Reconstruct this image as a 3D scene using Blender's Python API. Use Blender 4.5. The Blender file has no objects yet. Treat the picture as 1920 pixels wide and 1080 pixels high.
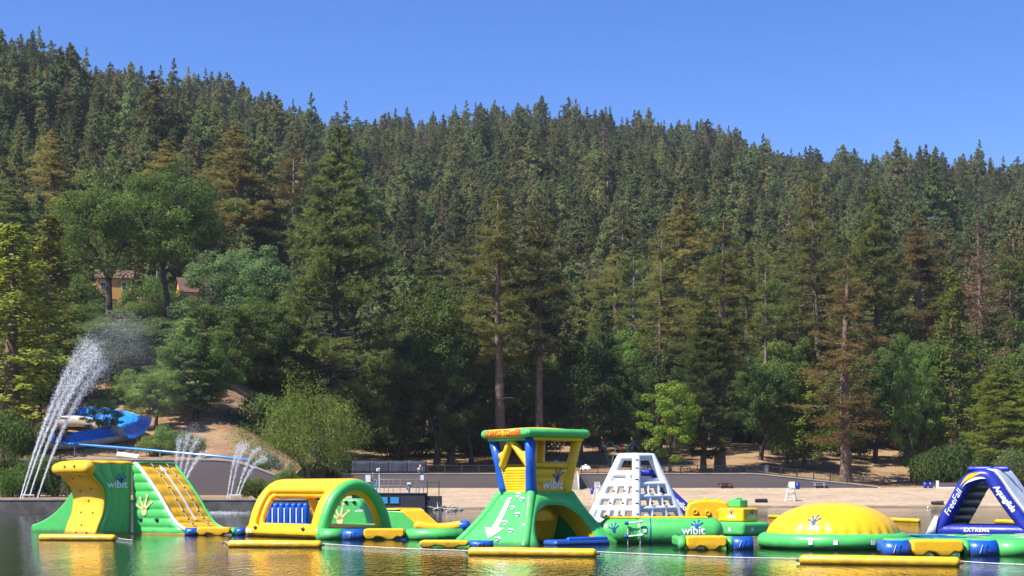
import bpy, bmesh, math, random
import numpy as np
from mathutils import Vector, Matrix

R = math.radians
SC = bpy.context.scene
COL = SC.collection

# ------------------------------------------------------------------ camera
F, HZ, EYE = 2880.0, 919.0, 2.15          # focal length and horizon row in 1920x1080 pixels, eye height above the lake
cam_d = bpy.data.cameras.new('camera')
cam_d.sensor_width = 36.0
cam_d.lens = 36.0 * F / 1920.0
cam_d.shift_y = (HZ - 540.0) / 1920.0
cam_d.clip_start = 0.5
cam_d.clip_end = 9000
cam = bpy.data.objects.new('camera', cam_d)
COL.objects.link(cam)
cam.location = (0, 0, EYE)
cam.rotation_euler = (R(90), 0, 0)
SC.camera = cam

# ------------------------------------------------------------------ sky, sun, exposure
SUN_AZ = R(-120)        # from +Y (away from the camera), negative = towards -X
SUN_EL = R(52)
world = bpy.data.worlds.new('World')
SC.world = world
world.use_nodes = True
wn = world.node_tree.nodes
wl = world.node_tree.links
bg = wn['Background']
sky = wn.new('ShaderNodeTexSky')
sky.sky_type = 'NISHITA'
sky.sun_disc = False
sky.sun_elevation = SUN_EL
sky.sun_rotation = SUN_AZ
sky.altitude = 1400
sky.air_density = 1.0
sky.dust_density = 0.15
sky.ozone_density = 2.6
hsv = wn.new('ShaderNodeHueSaturation')
hsv.inputs['Saturation'].default_value = 1.3
hsv.inputs['Hue'].default_value = 0.517
wl.new(sky.outputs[0], hsv.inputs['Color'])
wl.new(hsv.outputs[0], bg.inputs[0])
bg.inputs[1].default_value = 0.098
sun_d = bpy.data.lights.new('sun', 'SUN')
sun_d.energy = 4.6
sun_d.angle = R(0.55)
sun_d.color = (1.0, 0.95, 0.87)
sun = bpy.data.objects.new('sun', sun_d)
COL.objects.link(sun)
sdir = Vector((math.sin(SUN_AZ) * math.cos(SUN_EL), math.cos(SUN_AZ) * math.cos(SUN_EL), math.sin(SUN_EL)))
sun.rotation_euler = sdir.to_track_quat('Z', 'Y').to_euler()
sun.location = (-60, 40, 90)
SC.view_settings.view_transform = 'Standard'
SC.view_settings.look = 'None'
SC.view_settings.gamma = 1.0
SC.view_settings.exposure = 1.05
SC.view_settings.use_curve_mapping = False
SC.cycles.use_denoising = True
SC.cycles.max_bounces = 7
SC.cycles.transparent_max_bounces = 8
SC.cycles.volume_bounces = 0
SC.cycles.caustics_reflective = False
SC.cycles.caustics_refractive = False

# ------------------------------------------------------------------ helpers
def P(px, py, Y):
    """a pixel of the photograph at depth Y -> world point"""
    return Vector(((px - 960) / F * Y, Y, EYE + (HZ - py) / F * Y))

def WY(py, z=0.0):
    """depth of a point of height z seen at row py"""
    return F * (EYE - z) / (py - HZ)

def WP(px, py, z=0.0):
    Y = WY(py, z)
    return Vector(((px - 960) / F * Y, Y, z))

def tag(o, label=None, cat=None, group=None, kind=None):
    if label: o['label'] = label
    if cat: o['category'] = cat
    if group: o['group'] = group
    if kind: o['kind'] = kind
    return o

def empty(name, loc=(0, 0, 0), rz=0.0, parent=None):
    o = bpy.data.objects.new(name, None)
    o.empty_display_size = 0.3
    COL.objects.link(o)
    o.location = loc
    o.rotation_euler = (0, 0, rz)
    if parent: o.parent = parent
    return o

def link(name, me, parent=None, loc=None, rz=None):
    o = bpy.data.objects.new(name, me)
    COL.objects.link(o)
    if parent: o.parent = parent
    if loc is not None: o.location = loc
    if rz is not None: o.rotation_euler = (0, 0, rz)
    return o

def copy_tree(o, parent=None):
    c = o.copy()
    COL.objects.link(c)
    c.parent = parent
    for ch in list(o.children):
        copy_tree(ch, c)
    return c

def fast_mesh(name, V, Fc, mats, midx=None, smooth=False):
    V = np.asarray(V, dtype=np.float32); Fc = np.asarray(Fc, dtype=np.int32)
    me = bpy.data.meshes.new(name)
    n, (m, k) = len(V), Fc.shape
    me.vertices.add(n); me.vertices.foreach_set('co', V.ravel())
    me.loops.add(m * k); me.loops.foreach_set('vertex_index', Fc.ravel())
    me.polygons.add(m); me.polygons.foreach_set('loop_start', np.arange(0, m * k, k, dtype=np.int32))
    if smooth: me.polygons.foreach_set('use_smooth', np.ones(m, dtype=bool))
    if midx is not None: me.polygons.foreach_set('material_index', np.asarray(midx, dtype=np.int32))
    for mt in (mats if isinstance(mats, (list, tuple)) else [mats]): me.materials.append(mt)
    me.update(); me.validate()
    return me

class MB:
    """collects shapes, built as one mesh object"""
    def __init__(s): s.v = []; s.f = []; s.m = []
    def add(s, verts, faces, mi=0):
        b = len(s.v)
        s.v.extend([tuple(p) for p in verts])
        for f in faces:
            s.f.append([i + b for i in f]); s.m.append(mi)
        return s
    def box(s, c, size, rz=0.0, mi=0, M=None):
        hx, hy, hz = size[0] / 2, size[1] / 2, size[2] / 2
        mat = M if M is not None else Matrix.Rotation(rz, 3, 'Z')
        vs = [Vector(c) + mat @ Vector((x, y, z)) for x, y, z in
              ((-hx,-hy,-hz),(hx,-hy,-hz),(hx,hy,-hz),(-hx,hy,-hz),(-hx,-hy,hz),(hx,-hy,hz),(hx,hy,hz),(-hx,hy,hz))]
        return s.add(vs, [(0,3,2,1),(4,5,6,7),(0,1,5,4),(1,2,6,5),(2,3,7,6),(3,0,4,7)], mi)
    def bar(s, a, b, w, h=None, mi=0):
        a, b = Vector(a), Vector(b); h = h or w
        d = b - a; L = d.length
        if L < 1e-6: return s
        return s.box((a + b) / 2, (w, h, L), mi=mi, M=d.to_track_quat('Z', 'Y').to_matrix())
    def tube(s, pts, r, seg=12, cap='round', closed=False, mi=0, squash=None):
        pts = [Vector(p) for p in pts]; n = len(pts)
        rs = list(r) if isinstance(r, (list, tuple, np.ndarray)) else [r] * n
        def tangent(i):
            if closed: return (pts[(i + 1) % n] - pts[i - 1]).normalized()
            return (pts[min(i + 1, n - 1)] - pts[max(i - 1, 0)]).normalized()
        rings = []
        t0 = tangent(0)
        up = Vector((0, 0, 1)) if abs(t0.z) < 0.9 else Vector((0, 1, 0))
        nrm = (up - t0 * up.dot(t0)).normalized()
        seq = []
        for i in range(n):
            t = tangent(i)
            nrm = (nrm - t * nrm.dot(t)).normalized()
            seq.append((pts[i], t, nrm.copy(), rs[i]))
        if not closed and cap == 'round':
            p, t, q, rr = seq[0]; head = [(p - t * rr * 0.75 * math.sin(a), t, q, rr * math.cos(a)) for a in (R(78), R(50), R(25))]
            p, t, q, rr = seq[-1]; tail = [(p + t * rr * 0.75 * math.sin(a), t, q, rr * math.cos(a)) for a in (R(25), R(50), R(78))]
            seq = head + seq + tail
        b = len(s.v)
        for p, t, q, rr in seq:
            bn = t.cross(q)
            for k in range(seg):
                a = 2 * math.pi * k / seg
                o = q * math.cos(a) * rr + bn * math.sin(a) * rr
                if squash: o.z *= squash
                s.v.append(tuple(p + o))
        m = len(seq)
        for i in range(m if closed else m - 1):
            for k in range(seg):
                i2 = (i + 1) % m; k2 = (k + 1) % seg
                s.f.append([b + i * seg + k, b + i * seg + k2, b + i2 * seg + k2, b + i2 * seg + k]); s.m.append(mi)
        if not closed and cap:
            s.f.append([b + k for k in range(seg)][::-1]); s.m.append(mi)
            s.f.append([b + (m - 1) * seg + k for k in range(seg)]); s.m.append(mi)
        return s
    def prism(s, poly, y0, y1, mi=0):
        """polygon in local x,z extruded along y; counter-clockwise seen from -y"""
        n = len(poly)
        vs = [(x, y0, z) for x, z in poly] + [(x, y1, z) for x, z in poly]
        fs = [list(range(n)), list(range(2 * n - 1, n - 1, -1))]
        fs += [[i, n + i, n + (i + 1) % n, (i + 1) % n] for i in range(n)]
        return s.add(vs, fs, mi)
    def grid(s, fn, nu, nv, mi=0, skip=None, wrapu=False):
        b = len(s.v)
        for j in range(nv + 1):
            for i in range(nu + 1):
                s.v.append(tuple(fn(i / nu, j / nv)))
        for j in range(nv):
            for i in range(nu):
                if skip and skip((i + .5) / nu, (j + .5) / nv): continue
                a = b + j * (nu + 1) + i
                s.f.append([a, a + 1, a + nu + 2, a + nu + 1]); s.m.append(mi)
        return s
    def build(s, name, mats, parent=None, smooth=True, bevel=0.0, seg=3, solid=0.0, sub=0, loc=None, rz=None, angle=30, offset=0.0):
        me = bpy.data.meshes.new(name)
        me.from_pydata(s.v, [], s.f)
        mats = mats if isinstance(mats, (list, tuple)) else [mats]
        for m in mats:
            if m: me.materials.append(m)
        if any(s.m): me.polygons.foreach_set('material_index', s.m)
        if smooth: me.polygons.foreach_set('use_smooth', [True] * len(me.polygons))
        me.update()
        o = link(name, me, parent, loc, rz)
        if solid:
            md = o.modifiers.new('solid', 'SOLIDIFY'); md.thickness = solid; md.offset = offset
        if bevel:
            md = o.modifiers.new('bevel', 'BEVEL'); md.width = bevel; md.segments = seg; md.limit_method = 'ANGLE'; md.angle_limit = R(angle)
            md.use_clamp_overlap = True
            md.harden_normals = False
        if sub:
            md = o.modifiers.new('sub', 'SUBSURF'); md.levels = sub; md.render_levels = sub
        if smooth and bevel:
            o.modifiers.new('wn', 'WEIGHTED_NORMAL').keep_sharp = False
        return o

def quilt(mb, p00, p10, p11, p01, rows, cols, amp, nrm=None, per=6, mi=0, curve=None):
    """a padded panel: corners, pillow rows and columns, bulge height"""
    p00, p10, p11, p01 = map(Vector, (p00, p10, p11, p01))
    N = Vector(nrm) if nrm else ((p10 - p00).cross(p01 - p00)).normalized()
    nu, nv = max(2, cols * per), max(2, rows * per)
    def fn(u, v):
        p = (p00 * (1 - u) + p10 * u) * (1 - v) + (p01 * (1 - u) + p11 * u) * v
        a = abs(math.sin(math.pi * u * cols)) ** 0.6 * abs(math.sin(math.pi * v * rows)) ** 0.6 if rows else abs(math.sin(math.pi * u * cols)) ** 0.6
        if not cols: a = abs(math.sin(math.pi * v * rows)) ** 0.6
        return p + N * (amp * a + (curve(u, v) if curve else 0))
    mb.grid(fn, nu, nv, mi)

def text_mesh(txt, size, mat, mapf, shear=0.0, bold=0.0, align='CENTER', spacing=1.0):
    cu = bpy.data.curves.new('lettering', 'FONT')
    cu.body = txt; cu.size = size; cu.shear = shear; cu.offset = bold; cu.align_x = align; cu.align_y = 'CENTER'; cu.space_character = spacing
    cu.resolution_u = 3
    ob = bpy.data.objects.new('lettering', cu)
    COL.objects.link(ob)
    dg = bpy.context.evaluated_depsgraph_get()
    me = bpy.data.meshes.new_from_object(ob.evaluated_get(dg))
    bpy.data.objects.remove(ob); bpy.data.curves.remove(cu)
    bm = bmesh.new(); bm.from_mesh(me)
    bmesh.ops.triangulate(bm, faces=bm.faces)
    if len(bm.edges) < 4000: bmesh.ops.subdivide_edges(bm, edges=[e for e in bm.edges if e.calc_length() > size * 0.35], cuts=2)
    for v in bm.verts: v.co = Vector(mapf(v.co.x, v.co.y))
    bm.to_mesh(me); bm.free()
    me.materials.clear(); me.materials.append(mat)
    return me

def planemap(o, xd, yd, lift=0.0):
    o, xd, yd = Vector(o), Vector(xd).normalized(), Vector(yd)
    yd = (yd - xd * yd.dot(xd)).normalized()
    n = xd.cross(yd)
    return lambda x, y: o + xd * x + yd * y + n * lift

def hand_print(mb, mapf, s, mi=0):
    """four-fingered webbed hand print, s = overall height"""
    def disc(cx, cy, rx, ry, rot=0.0, n=14):
        vs = []
        for k in range(n):
            a = 2 * math.pi * k / n
            x, y = rx * math.cos(a), ry * math.sin(a)
            vs.append(mapf((cx + x * math.cos(rot) - y * math.sin(rot)) * s, (cy + x * math.sin(rot) + y * math.cos(rot)) * s))
        mb.add(vs, [list(range(n))], mi)
    disc(0.0, -0.27, 0.155, 0.22)
    for ang, ln in ((62, 0.50), (22, 0.60), (-14, 0.70), (-48, 0.56)):
        a = R(90 + ang); bx, by = 0.0, -0.22
        tx, ty = bx + ln * math.cos(a), by + ln * math.sin(a)
        px, py = -math.sin(a), math.cos(a)
        mb.add([mapf((bx + px * .06) * s, (by + py * .06) * s), mapf((bx - px * .06) * s, (by - py * .06) * s),
                mapf((tx - px * .035) * s, (ty - py * .035) * s), mapf((tx + px * .035) * s, (ty + py * .035) * s)], [(0, 1, 2, 3)], mi)
        disc(tx, ty, 0.10, 0.07, a)
    return mb

# ------------------------------------------------------------------ materials
MATS = {}
def nodes(name):
    m = bpy.data.materials.new(name); m.use_nodes = True
    nt = m.node_tree
    return m, nt.nodes, nt.links, nt.nodes['Principled BSDF']

def ramp(N, pairs, interp='LINEAR'):
    r = N.new('ShaderNodeValToRGB'); r.color_ramp.interpolation = interp
    e = r.color_ramp.elements
    e[0].position, e[0].color = pairs[0][0], (*pairs[0][1], 1)
    e[1].position, e[1].color = pairs[-1][0], (*pairs[-1][1], 1)
    for p, c in pairs[1:-1]:
        x = e.new(p); x.color = (*c, 1)
    return r

def noise(N, L, scale, detail=3, rough=0.55, coord='Object', vec=None):
    t = N.new('ShaderNodeTexNoise'); t.inputs['Scale'].default_value = scale
    t.inputs['Detail'].default_value = detail; t.inputs['Roughness'].default_value = rough
    if vec is None:
        c = N.new('ShaderNodeTexCoord'); L.new(c.outputs[coord], t.inputs['Vector'])
    else: L.new(vec, t.inputs['Vector'])
    return t

def mat(name, c1, c2=None, scale=3.0, rough=0.6, bump=0.0, bscale=None, metal=0.0, spec=0.5, coat=0.0, detail=4, coord='Object', lo=0.35, hi=0.65):
    m, N, L, b = nodes(name)
    b.inputs['Roughness'].default_value = rough
    b.inputs['Metallic'].default_value = metal
    b.inputs['Specular IOR Level'].default_value = spec
    b.inputs['Coat Weight'].default_value = coat
    b.inputs['Coat Roughness'].default_value = 0.15
    c2 = c2 or tuple(x * 0.85 for x in c1)
    t = noise(N, L, scale, detail, coord=coord)
    r = ramp(N, [(lo, c2), (hi, c1)])
    L.new(t.outputs['Fac'], r.inputs[0]); L.new(r.outputs[0], b.inputs['Base Color'])
    if bump:
        t2 = noise(N, L, bscale or scale * 4, 4, coord=coord)
        bp = N.new('ShaderNodeBump'); bp.inputs['Strength'].default_value = bump; bp.inputs['Distance'].default_value = 0.05
        L.new(t2.outputs['Fac'], bp.inputs['Height']); L.new(bp.outputs[0], b.inputs['Normal'])
    MATS[name] = m
    return m

def vinyl(name, c, rough=0.33):
    """inflated PVC: slight sheen, soft wrinkles, faint water marks, a little light through the skin"""
    m, N, L, b = nodes(name)
    t = noise(N, L, 1.7, 5)
    r = ramp(N, [(0.3, tuple(x * 0.88 for x in c)), (0.62, c)])
    L.new(t.outputs['Fac'], r.inputs[0])
    # algae and scum left by the lake just above the waterline
    ge = N.new('ShaderNodeNewGeometry'); sz = N.new('ShaderNodeSeparateXYZ'); L.new(ge.outputs['Position'], sz.inputs[0])
    tw = noise(N, L, 2.4, 5, 0.7)
    ma = N.new('ShaderNodeMath'); ma.operation = 'MULTIPLY_ADD'; ma.inputs[1].default_value = -0.34; L.new(tw.outputs['Fac'], ma.inputs[0]); L.new(sz.outputs[2], ma.inputs[2])
    mr = N.new('ShaderNodeMapRange'); mr.inputs[1].default_value = -0.13; mr.inputs[2].default_value = 0.03; mr.inputs[3].default_value = 0.62; mr.inputs[4].default_value = 0.0; L.new(ma.outputs[0], mr.inputs[0])
    # scuffs and drying marks
    ts = noise(N, L, 1.1, 8, 0.75); rs = ramp(N, [(0.52, (0, 0, 0)), (0.72, (0.28, 0.28, 0.28))]); L.new(ts.outputs['Fac'], rs.inputs[0])
    m0 = N.new('ShaderNodeMixRGB'); m0.inputs[2].default_value = tuple(x * 0.7 + 0.05 for x in c) + (1,); L.new(rs.outputs[0], m0.inputs[0]); L.new(r.outputs[0], m0.inputs[1])
    m1 = N.new('ShaderNodeMixRGB'); m1.inputs[2].default_value = (0.05, 0.055, 0.02, 1); L.new(mr.outputs[0], m1.inputs[0]); L.new(m0.outputs[0], m1.inputs[1])
    L.new(m1.outputs[0], b.inputs['Base Color'])
    t3 = noise(N, L, 6.0, 4)
    rr = N.new('ShaderNodeMapRange'); rr.inputs[3].default_value = rough - 0.08; rr.inputs[4].default_value = rough + 0.17
    L.new(t3.outputs['Fac'], rr.inputs[0]); L.new(rr.outputs[0], b.inputs['Roughness'])
    t2 = noise(N, L, 3.2, 3, 0.5)
    bp = N.new('ShaderNodeBump'); bp.inputs['Strength'].default_value = 0.2; bp.inputs['Distance'].default_value = 0.10
    L.new(t2.outputs['Fac'], bp.inputs['Height']); L.new(bp.outputs[0], b.inputs['Normal'])
    tr = N.new('ShaderNodeBsdfTranslucent'); L.new(r.outputs[0], tr.inputs[0])
    mx = N.new('ShaderNodeMixShader'); mx.inputs[0].default_value = 0.06
    out = N['Material Output']
    L.new(b.outputs[0], mx.inputs[1]); L.new(tr.outputs[0], mx.inputs[2]); L.new(mx.outputs[0], out.inputs['Surface'])
    MATS[name] = m
    return m

YEL = vinyl('yellow_vinyl', (0.95, 0.515, 0.008))
GRN = vinyl('green_vinyl', (0.085, 0.52, 0.12))
BLU = vinyl('blue_vinyl', (0.008, 0.10, 0.50))
NAVY = vinyl('navy_vinyl', (0.018, 0.030, 0.33))
WHT = vinyl('white_vinyl', (0.80, 0.81, 0.84), 0.38)
SILV = vinyl('silver_vinyl', (0.62, 0.64, 0.68), 0.4)
DGRY = vinyl('dark_grey_vinyl', (0.045, 0.055, 0.07), 0.45)
PRW = mat('white_print', (0.85, 0.86, 0.88), rough=0.45)
PRB = mat('blue_print', (0.01, 0.07, 0.36), rough=0.45)
PRC = mat('cream_print', (0.88, 0.72, 0.30), rough=0.45)
PRR = mat('red_print', (0.62, 0.05, 0.015), rough=0.45)
BLK = mat('black_rubber', (0.015, 0.015, 0.017), rough=0.55)
ROPE = mat('white_rope', (0.72, 0.71, 0.68), (0.5, 0.5, 0.48), 12, 0.8)
STEEL = mat('galvanised_steel', (0.42, 0.44, 0.47), (0.30, 0.31, 0.34), 5, 0.4, metal=0.7)
FENCE = mat('black_fence_paint', (0.022, 0.022, 0.025), (0.04, 0.035, 0.03), 6, 0.5)
WOOD = mat('weathered_wood', (0.34, 0.21, 0.11), (0.22, 0.13, 0.07), 6, 0.75, 0.3)
DWOOD = mat('dark_wood', (0.07, 0.05, 0.04), (0.12, 0.09, 0.07), 5, 0.75, 0.3)
WPAINT = mat('white_paint', (0.80, 0.80, 0.79), (0.64, 0.64, 0.63), 4, 0.5)
BPLAS = mat('blue_plastic', (0.01, 0.05, 0.45), (0.01, 0.04, 0.34), 3, 0.4)
TEAL = mat('teal_paint', (0.02, 0.26, 0.20), (0.015, 0.2, 0.16), 3, 0.4)
TARP = mat('light_blue_plastic', (0.06, 0.32, 0.52), (0.04, 0.24, 0.42), 3, 0.45)
SLIDE = mat('blue_fibreglass', (0.010, 0.16, 0.62), (0.02, 0.24, 0.72), 1.2, 0.22, coat=0.4)
UNDER = mat('weathered_white_fibreglass', (0.50, 0.45, 0.38), (0.33, 0.29, 0.24), 1.5, 0.6, 0.1)
CONC = mat('retaining_wall_concrete', (0.145, 0.122, 0.125), (0.095, 0.08, 0.083), 0.5, 0.9, 0.25, 6, coord='Generated')  # shade on the wall faces is put into this darkened base colour
SEAW = mat('sea_wall_concrete', (0.12, 0.11, 0.10), (0.05, 0.048, 0.045), 0.9, 0.9, 0.5, 5)
ASPH = mat('asphalt', (0.075, 0.07, 0.075), (0.05, 0.048, 0.05), 1.0, 0.9, 0.2, 12)
ROCK = mat('grey_rock', (0.30, 0.28, 0.25), (0.18, 0.165, 0.15), 3, 0.9, 0.5)
STUCCO = mat('ochre_stucco', (0.62, 0.33, 0.09), (0.52, 0.27, 0.08), 0.8, 0.9, 0.1)
ROOFT = mat('brown_roof_shingle', (0.16, 0.075, 0.06), (0.11, 0.055, 0.045), 1.2, 0.85, 0.3)
GLASS = mat('window_glass', (0.02, 0.03, 0.04), rough=0.08, spec=0.8)
# ------------------------------------------------------------------ terrain
def lerp_at(x, xs, ys): return np.interp(x, xs, ys)
def sstep(a, b, x):
    t = np.clip((x - a) / (b - a), 0, 1); return t * t * (3 - 2 * t)
def shore_Y(u): return lerp_at(u, [300, 560, 850, 1100, 2600], [165, 165, 173, 193, 193])
def wall_h(u): return lerp_at(u, [600, 1420, 1660], [2.05, 2.05, 0.04])
def ridge_Y(u): return lerp_at(u, [-1500, -600, 0, 400, 700, 1000, 1400, 1900, 3400], [560, 620, 720, 850, 980, 1010, 1000, 1050, 1150])
RIDGE_U = [-1500, -600, 0, 170, 330, 500, 620, 720, 850, 1000, 1190, 1300, 1450, 1600, 1900, 2600, 3400]
RIDGE_P = [-60, -40, 140, 208, 224, 258, 280, 286, 282, 274, 284, 302, 334, 356, 372, 396, 420]
def ridge_Z(u): return EYE + (HZ - lerp_at(u, RIDGE_U, RIDGE_P)) / F * ridge_Y(u)
def wob(X, Y, s=1.0):
    return (np.sin(X * .071 * s + 1.3) * np.cos(Y * .083 * s + .4) + .5 * np.sin(X * .19 * s + Y * .13 * s) + .3 * np.sin(X * .41 * s - Y * .37 * s + 2))
def beach_z(u, Y):
    s = shore_Y(u)
    t = (Y - s) / (225.0 - s)
    return np.where(t > 0, 2.45 * t ** 0.9 if np.isscalar(t) and t > 0 else 2.45 * np.clip(t, 0, 2) ** 0.9, t * 1.6) 
def hill_z(X, Y):
    u = 960 + F * X / Y
    zl = lerp_at(Y, [140, 158, 163.2, 163.6, 172, 185, 235, 300], [1.28, 1.45, 1.55, 5.35, 5.7, 8.3, 21, 37])
    zt = 2.45 + wall_h(u)
    a = np.clip((Y - 225.8) / 17.2, 0, 1); b = np.clip((Y - 243) / 57.0, 0, 1)
    zr = zt + a * 0.45 + b * (12.0 - zt - 0.45) + np.minimum(Y - 225.8, 0) * 0.05
    w = sstep(400, 660, u)
    z3 = 37 * (1 - w) + 12.0 * w
    z = zl * (1 - w) + zr * w
    yr = ridge_Y(u); zr_ = ridge_Z(u)
    t = np.clip((Y - 300) / (yr - 300), 0, 1)
    z = np.where(Y > 300, z3 + (zr_ - z3) * (t ** 0.93), z)
    z = np.where(Y > yr, zr_ - (Y - yr) * 0.28, z)
    und = wob(X, Y) * np.clip((Y - 250) / 200, 0, 1) * 1.6 + wob(X, Y, .22) * np.clip((Y - 330) / 200, 0, 1) * 5.0 * np.clip((yr - Y) / 200, 0.15, 1)
    return z + und
def hz1(X, Y): return float(hill_z(np.array([float(X)]), np.array([float(Y)]))[0])
def bz1(X, Y):
    u = 960 + F * X / Y
    return float(beach_z(np.array([u]), np.array([float(Y)]))[0])

def sheet(name, us, fy, nv, fz, m):
    nu = len(us); V = []
    U, T = np.meshgrid(np.array(us), np.linspace(0, 1, nv))
    Y = fy(U, T); X = (U - 960) / F * Y
    Z = fz(U, X, Y)
    V = np.stack([X.ravel(), Y.ravel(), Z.ravel()], 1)
    i = np.arange(nv - 1)[:, None] * nu + np.arange(nu - 1)[None, :]
    i = i.ravel()
    Fc = np.stack([i, i + 1, i + nu + 1, i + nu], 1)
    return link(name, fast_mesh(name, V, Fc, m, smooth=True))

# ground materials
def ground_mat():
    m, N, L, b = nodes('dry_hillside'); b.inputs['Roughness'].default_value = 0.95; b.inputs['Specular IOR Level'].default_value = 0.1
    t = noise(N, L, 0.12, 6, 0.65); t2 = noise(N, L, 1.6, 5, 0.7)
    r = ramp(N, [(0.28, (0.17, 0.10, 0.055)), (0.42, (0.27, 0.165, 0.09)), (0.55, (0.36, 0.24, 0.13)), (0.72, (0.31, 0.235, 0.12))])
    L.new(t.outputs['Fac'], r.inputs[0])
    mx = N.new('ShaderNodeMixRGB'); mx.blend_type = 'MULTIPLY'; mx.inputs[0].default_value = 0.75
    r2 = ramp(N, [(0.3, (0.5, 0.5, 0.5)), (0.7, (1.15, 1.1, 1.05))]); L.new(t2.outputs['Fac'], r2.inputs[0])
    L.new(r.outputs[0], mx.inputs[1]); L.new(r2.outputs[0], mx.inputs[2]); L.new(mx.outputs[0], b.inputs['Base Color'])
    bp = N.new('ShaderNodeBump'); bp.inputs['Strength'].default_value = 0.8; bp.inputs['Distance'].default_value = 0.3
    L.new(t2.outputs['Fac'], bp.inputs['Height']); L.new(bp.outputs[0], b.inputs['Normal'])
    return m
def sand_mat():
    m, N, L, b = nodes('beach_sand'); b.inputs['Specular IOR Level'].default_value = 0.2
    c = N.new('ShaderNodeTexCoord'); sx = N.new('ShaderNodeSeparateXYZ'); L.new(c.outputs['Object'], sx.inputs[0])
    t = noise(N, L, 0.22, 8, 0.7); t2 = noise(N, L, 1.5, 7, 0.75)
    r = ramp(N, [(0.3, (0.31, 0.232, 0.155)), (0.55, (0.44, 0.335, 0.228)), (0.75, (0.49, 0.38, 0.265))]); L.new(t.outputs['Fac'], r.inputs[0])
    mx = N.new('ShaderNodeMixRGB'); mx.blend_type = 'MULTIPLY'; mx.inputs[0].default_value = 0.6
    r2 = ramp(N, [(0.36, (0.58, 0.56, 0.54)), (0.58, (1.05, 1.05, 1.05))]); L.new(t2.outputs['Fac'], r2.inputs[0])
    L.new(r.outputs[0], mx.inputs[1]); L.new(r2.outputs[0], mx.inputs[2])
    ad = N.new('ShaderNodeMath'); ad.operation = 'MULTIPLY_ADD'; ad.inputs[1].default_value = 0.5; L.new(t.outputs['Fac'], ad.inputs[0]); L.new(sx.outputs[2], ad.inputs[2])
    rw = ramp(N, [(0.28, (0.42, 0.40, 0.37)), (0.52, (1, 1, 1))]); L.new(ad.outputs[0], rw.inputs[0])
    m3 = N.new('ShaderNodeMixRGB'); m3.blend_type = 'MULTIPLY'; m3.inputs[0].default_value = 1
    L.new(mx.outputs[0], m3.inputs[1]); L.new(rw.outputs[0], m3.inputs[2]); L.new(m3.outputs[0], b.inputs['Base Color'])
    b.inputs['Roughness'].default_value = 0.92
    bp = N.new('ShaderNodeBump'); bp.inputs['Strength'].default_value = 0.6; bp.inputs['Distance'].default_value = 0.15
    L.new(t2.outputs['Fac'], bp.inputs['Height']); L.new(bp.outputs[0], b.inputs['Normal'])
    return m
def water_mat():
    m, N, L, b = nodes('lake_water')
    b.inputs['Base Color'].default_value = (0.010, 0.017, 0.010, 1)
    b.inputs['Roughness'].default_value = 0.045; b.inputs['IOR'].default_value = 1.33
    c = N.new('ShaderNodeTexCoord')
    mp = N.new('ShaderNodeMapping'); mp.inputs['Scale'].default_value = (1.0, 0.20, 1.0); mp.inputs['Rotation'].default_value = (0, 0, R(12)); L.new(c.outputs['Object'], mp.inputs[0])
    t1 = noise(N, L, 5.5, 3, 0.6, vec=mp.outputs[0]); t2 = noise(N, L, 0.55, 3, 0.5, vec=mp.outputs[0]); t3 = noise(N, L, 0.045, 3, 0.6, vec=c.outputs['Object'])
    a = N.new('ShaderNodeMath'); a.operation = 'MULTIPLY_ADD'; a.inputs[1].default_value = 1.3
    L.new(t2.outputs['Fac'], a.inputs[0]); L.new(t1.outputs['Fac'], a.inputs[2])
    # calmer and breezier patches
    rr = N.new('ShaderNodeMapRange'); rr.inputs[1].default_value = 0.38; rr.inputs[2].default_value = 0.62; rr.inputs[3].default_value = 0.55; rr.inputs[4].default_value = 1.25
    L.new(t3.outputs['Fac'], rr.inputs[0])
    bp = N.new('ShaderNodeBump'); bp.inputs['Distance'].default_value = 0.034
    L.new(rr.outputs[0], bp.inputs['Strength'])
    L.new(a.outputs[0], bp.inputs['Height']); L.new(bp.outputs[0], b.inputs['Normal'])
    return m
DIRT, SAND, WATER = ground_mat(), sand_mat(), water_mat()

wm = MB().add([(-1500, -900, 0), (1500, -900, 0), (1500, 260, 0), (-1500, 260, 0)], [(0, 1, 2, 3)])
tag(wm.build('lake_water', WATER, smooth=False), 'calm dark green lake water with fine ripples', 'water', kind='structure')
hill = sheet('hillside', list(np.arange(-1500, -200, 60)) + list(np.arange(-200, 2140, 15)) + list(np.arange(2140, 3420, 60)),
      lambda U, T: (lambda y0: y0 + (1700 - y0) * (T ** 2.2))(np.where(U < 520, 145.0, np.where(U > 600, 225.8, 145.0 + (U - 520) / 80 * 80.8))),
      230, lambda U, X, Y: hill_z(X, Y), DIRT)
tag(hill, 'dry brown wooded hillside rising behind the lake', 'hillside', kind='structure')
beach = sheet('beach', list(np.arange(520, 3420, 20)), lambda U, T: shore_Y(U) - 30 + T * (226.2 - shore_Y(U) + 30), 60,
      lambda U, X, Y: beach_z(U, Y) + 0.05 * wob(X, Y, 3) * (Y < 220), SAND)
tag(beach, 'pale sandy swimming beach below the retaining wall', 'beach', kind='structure')

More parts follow.
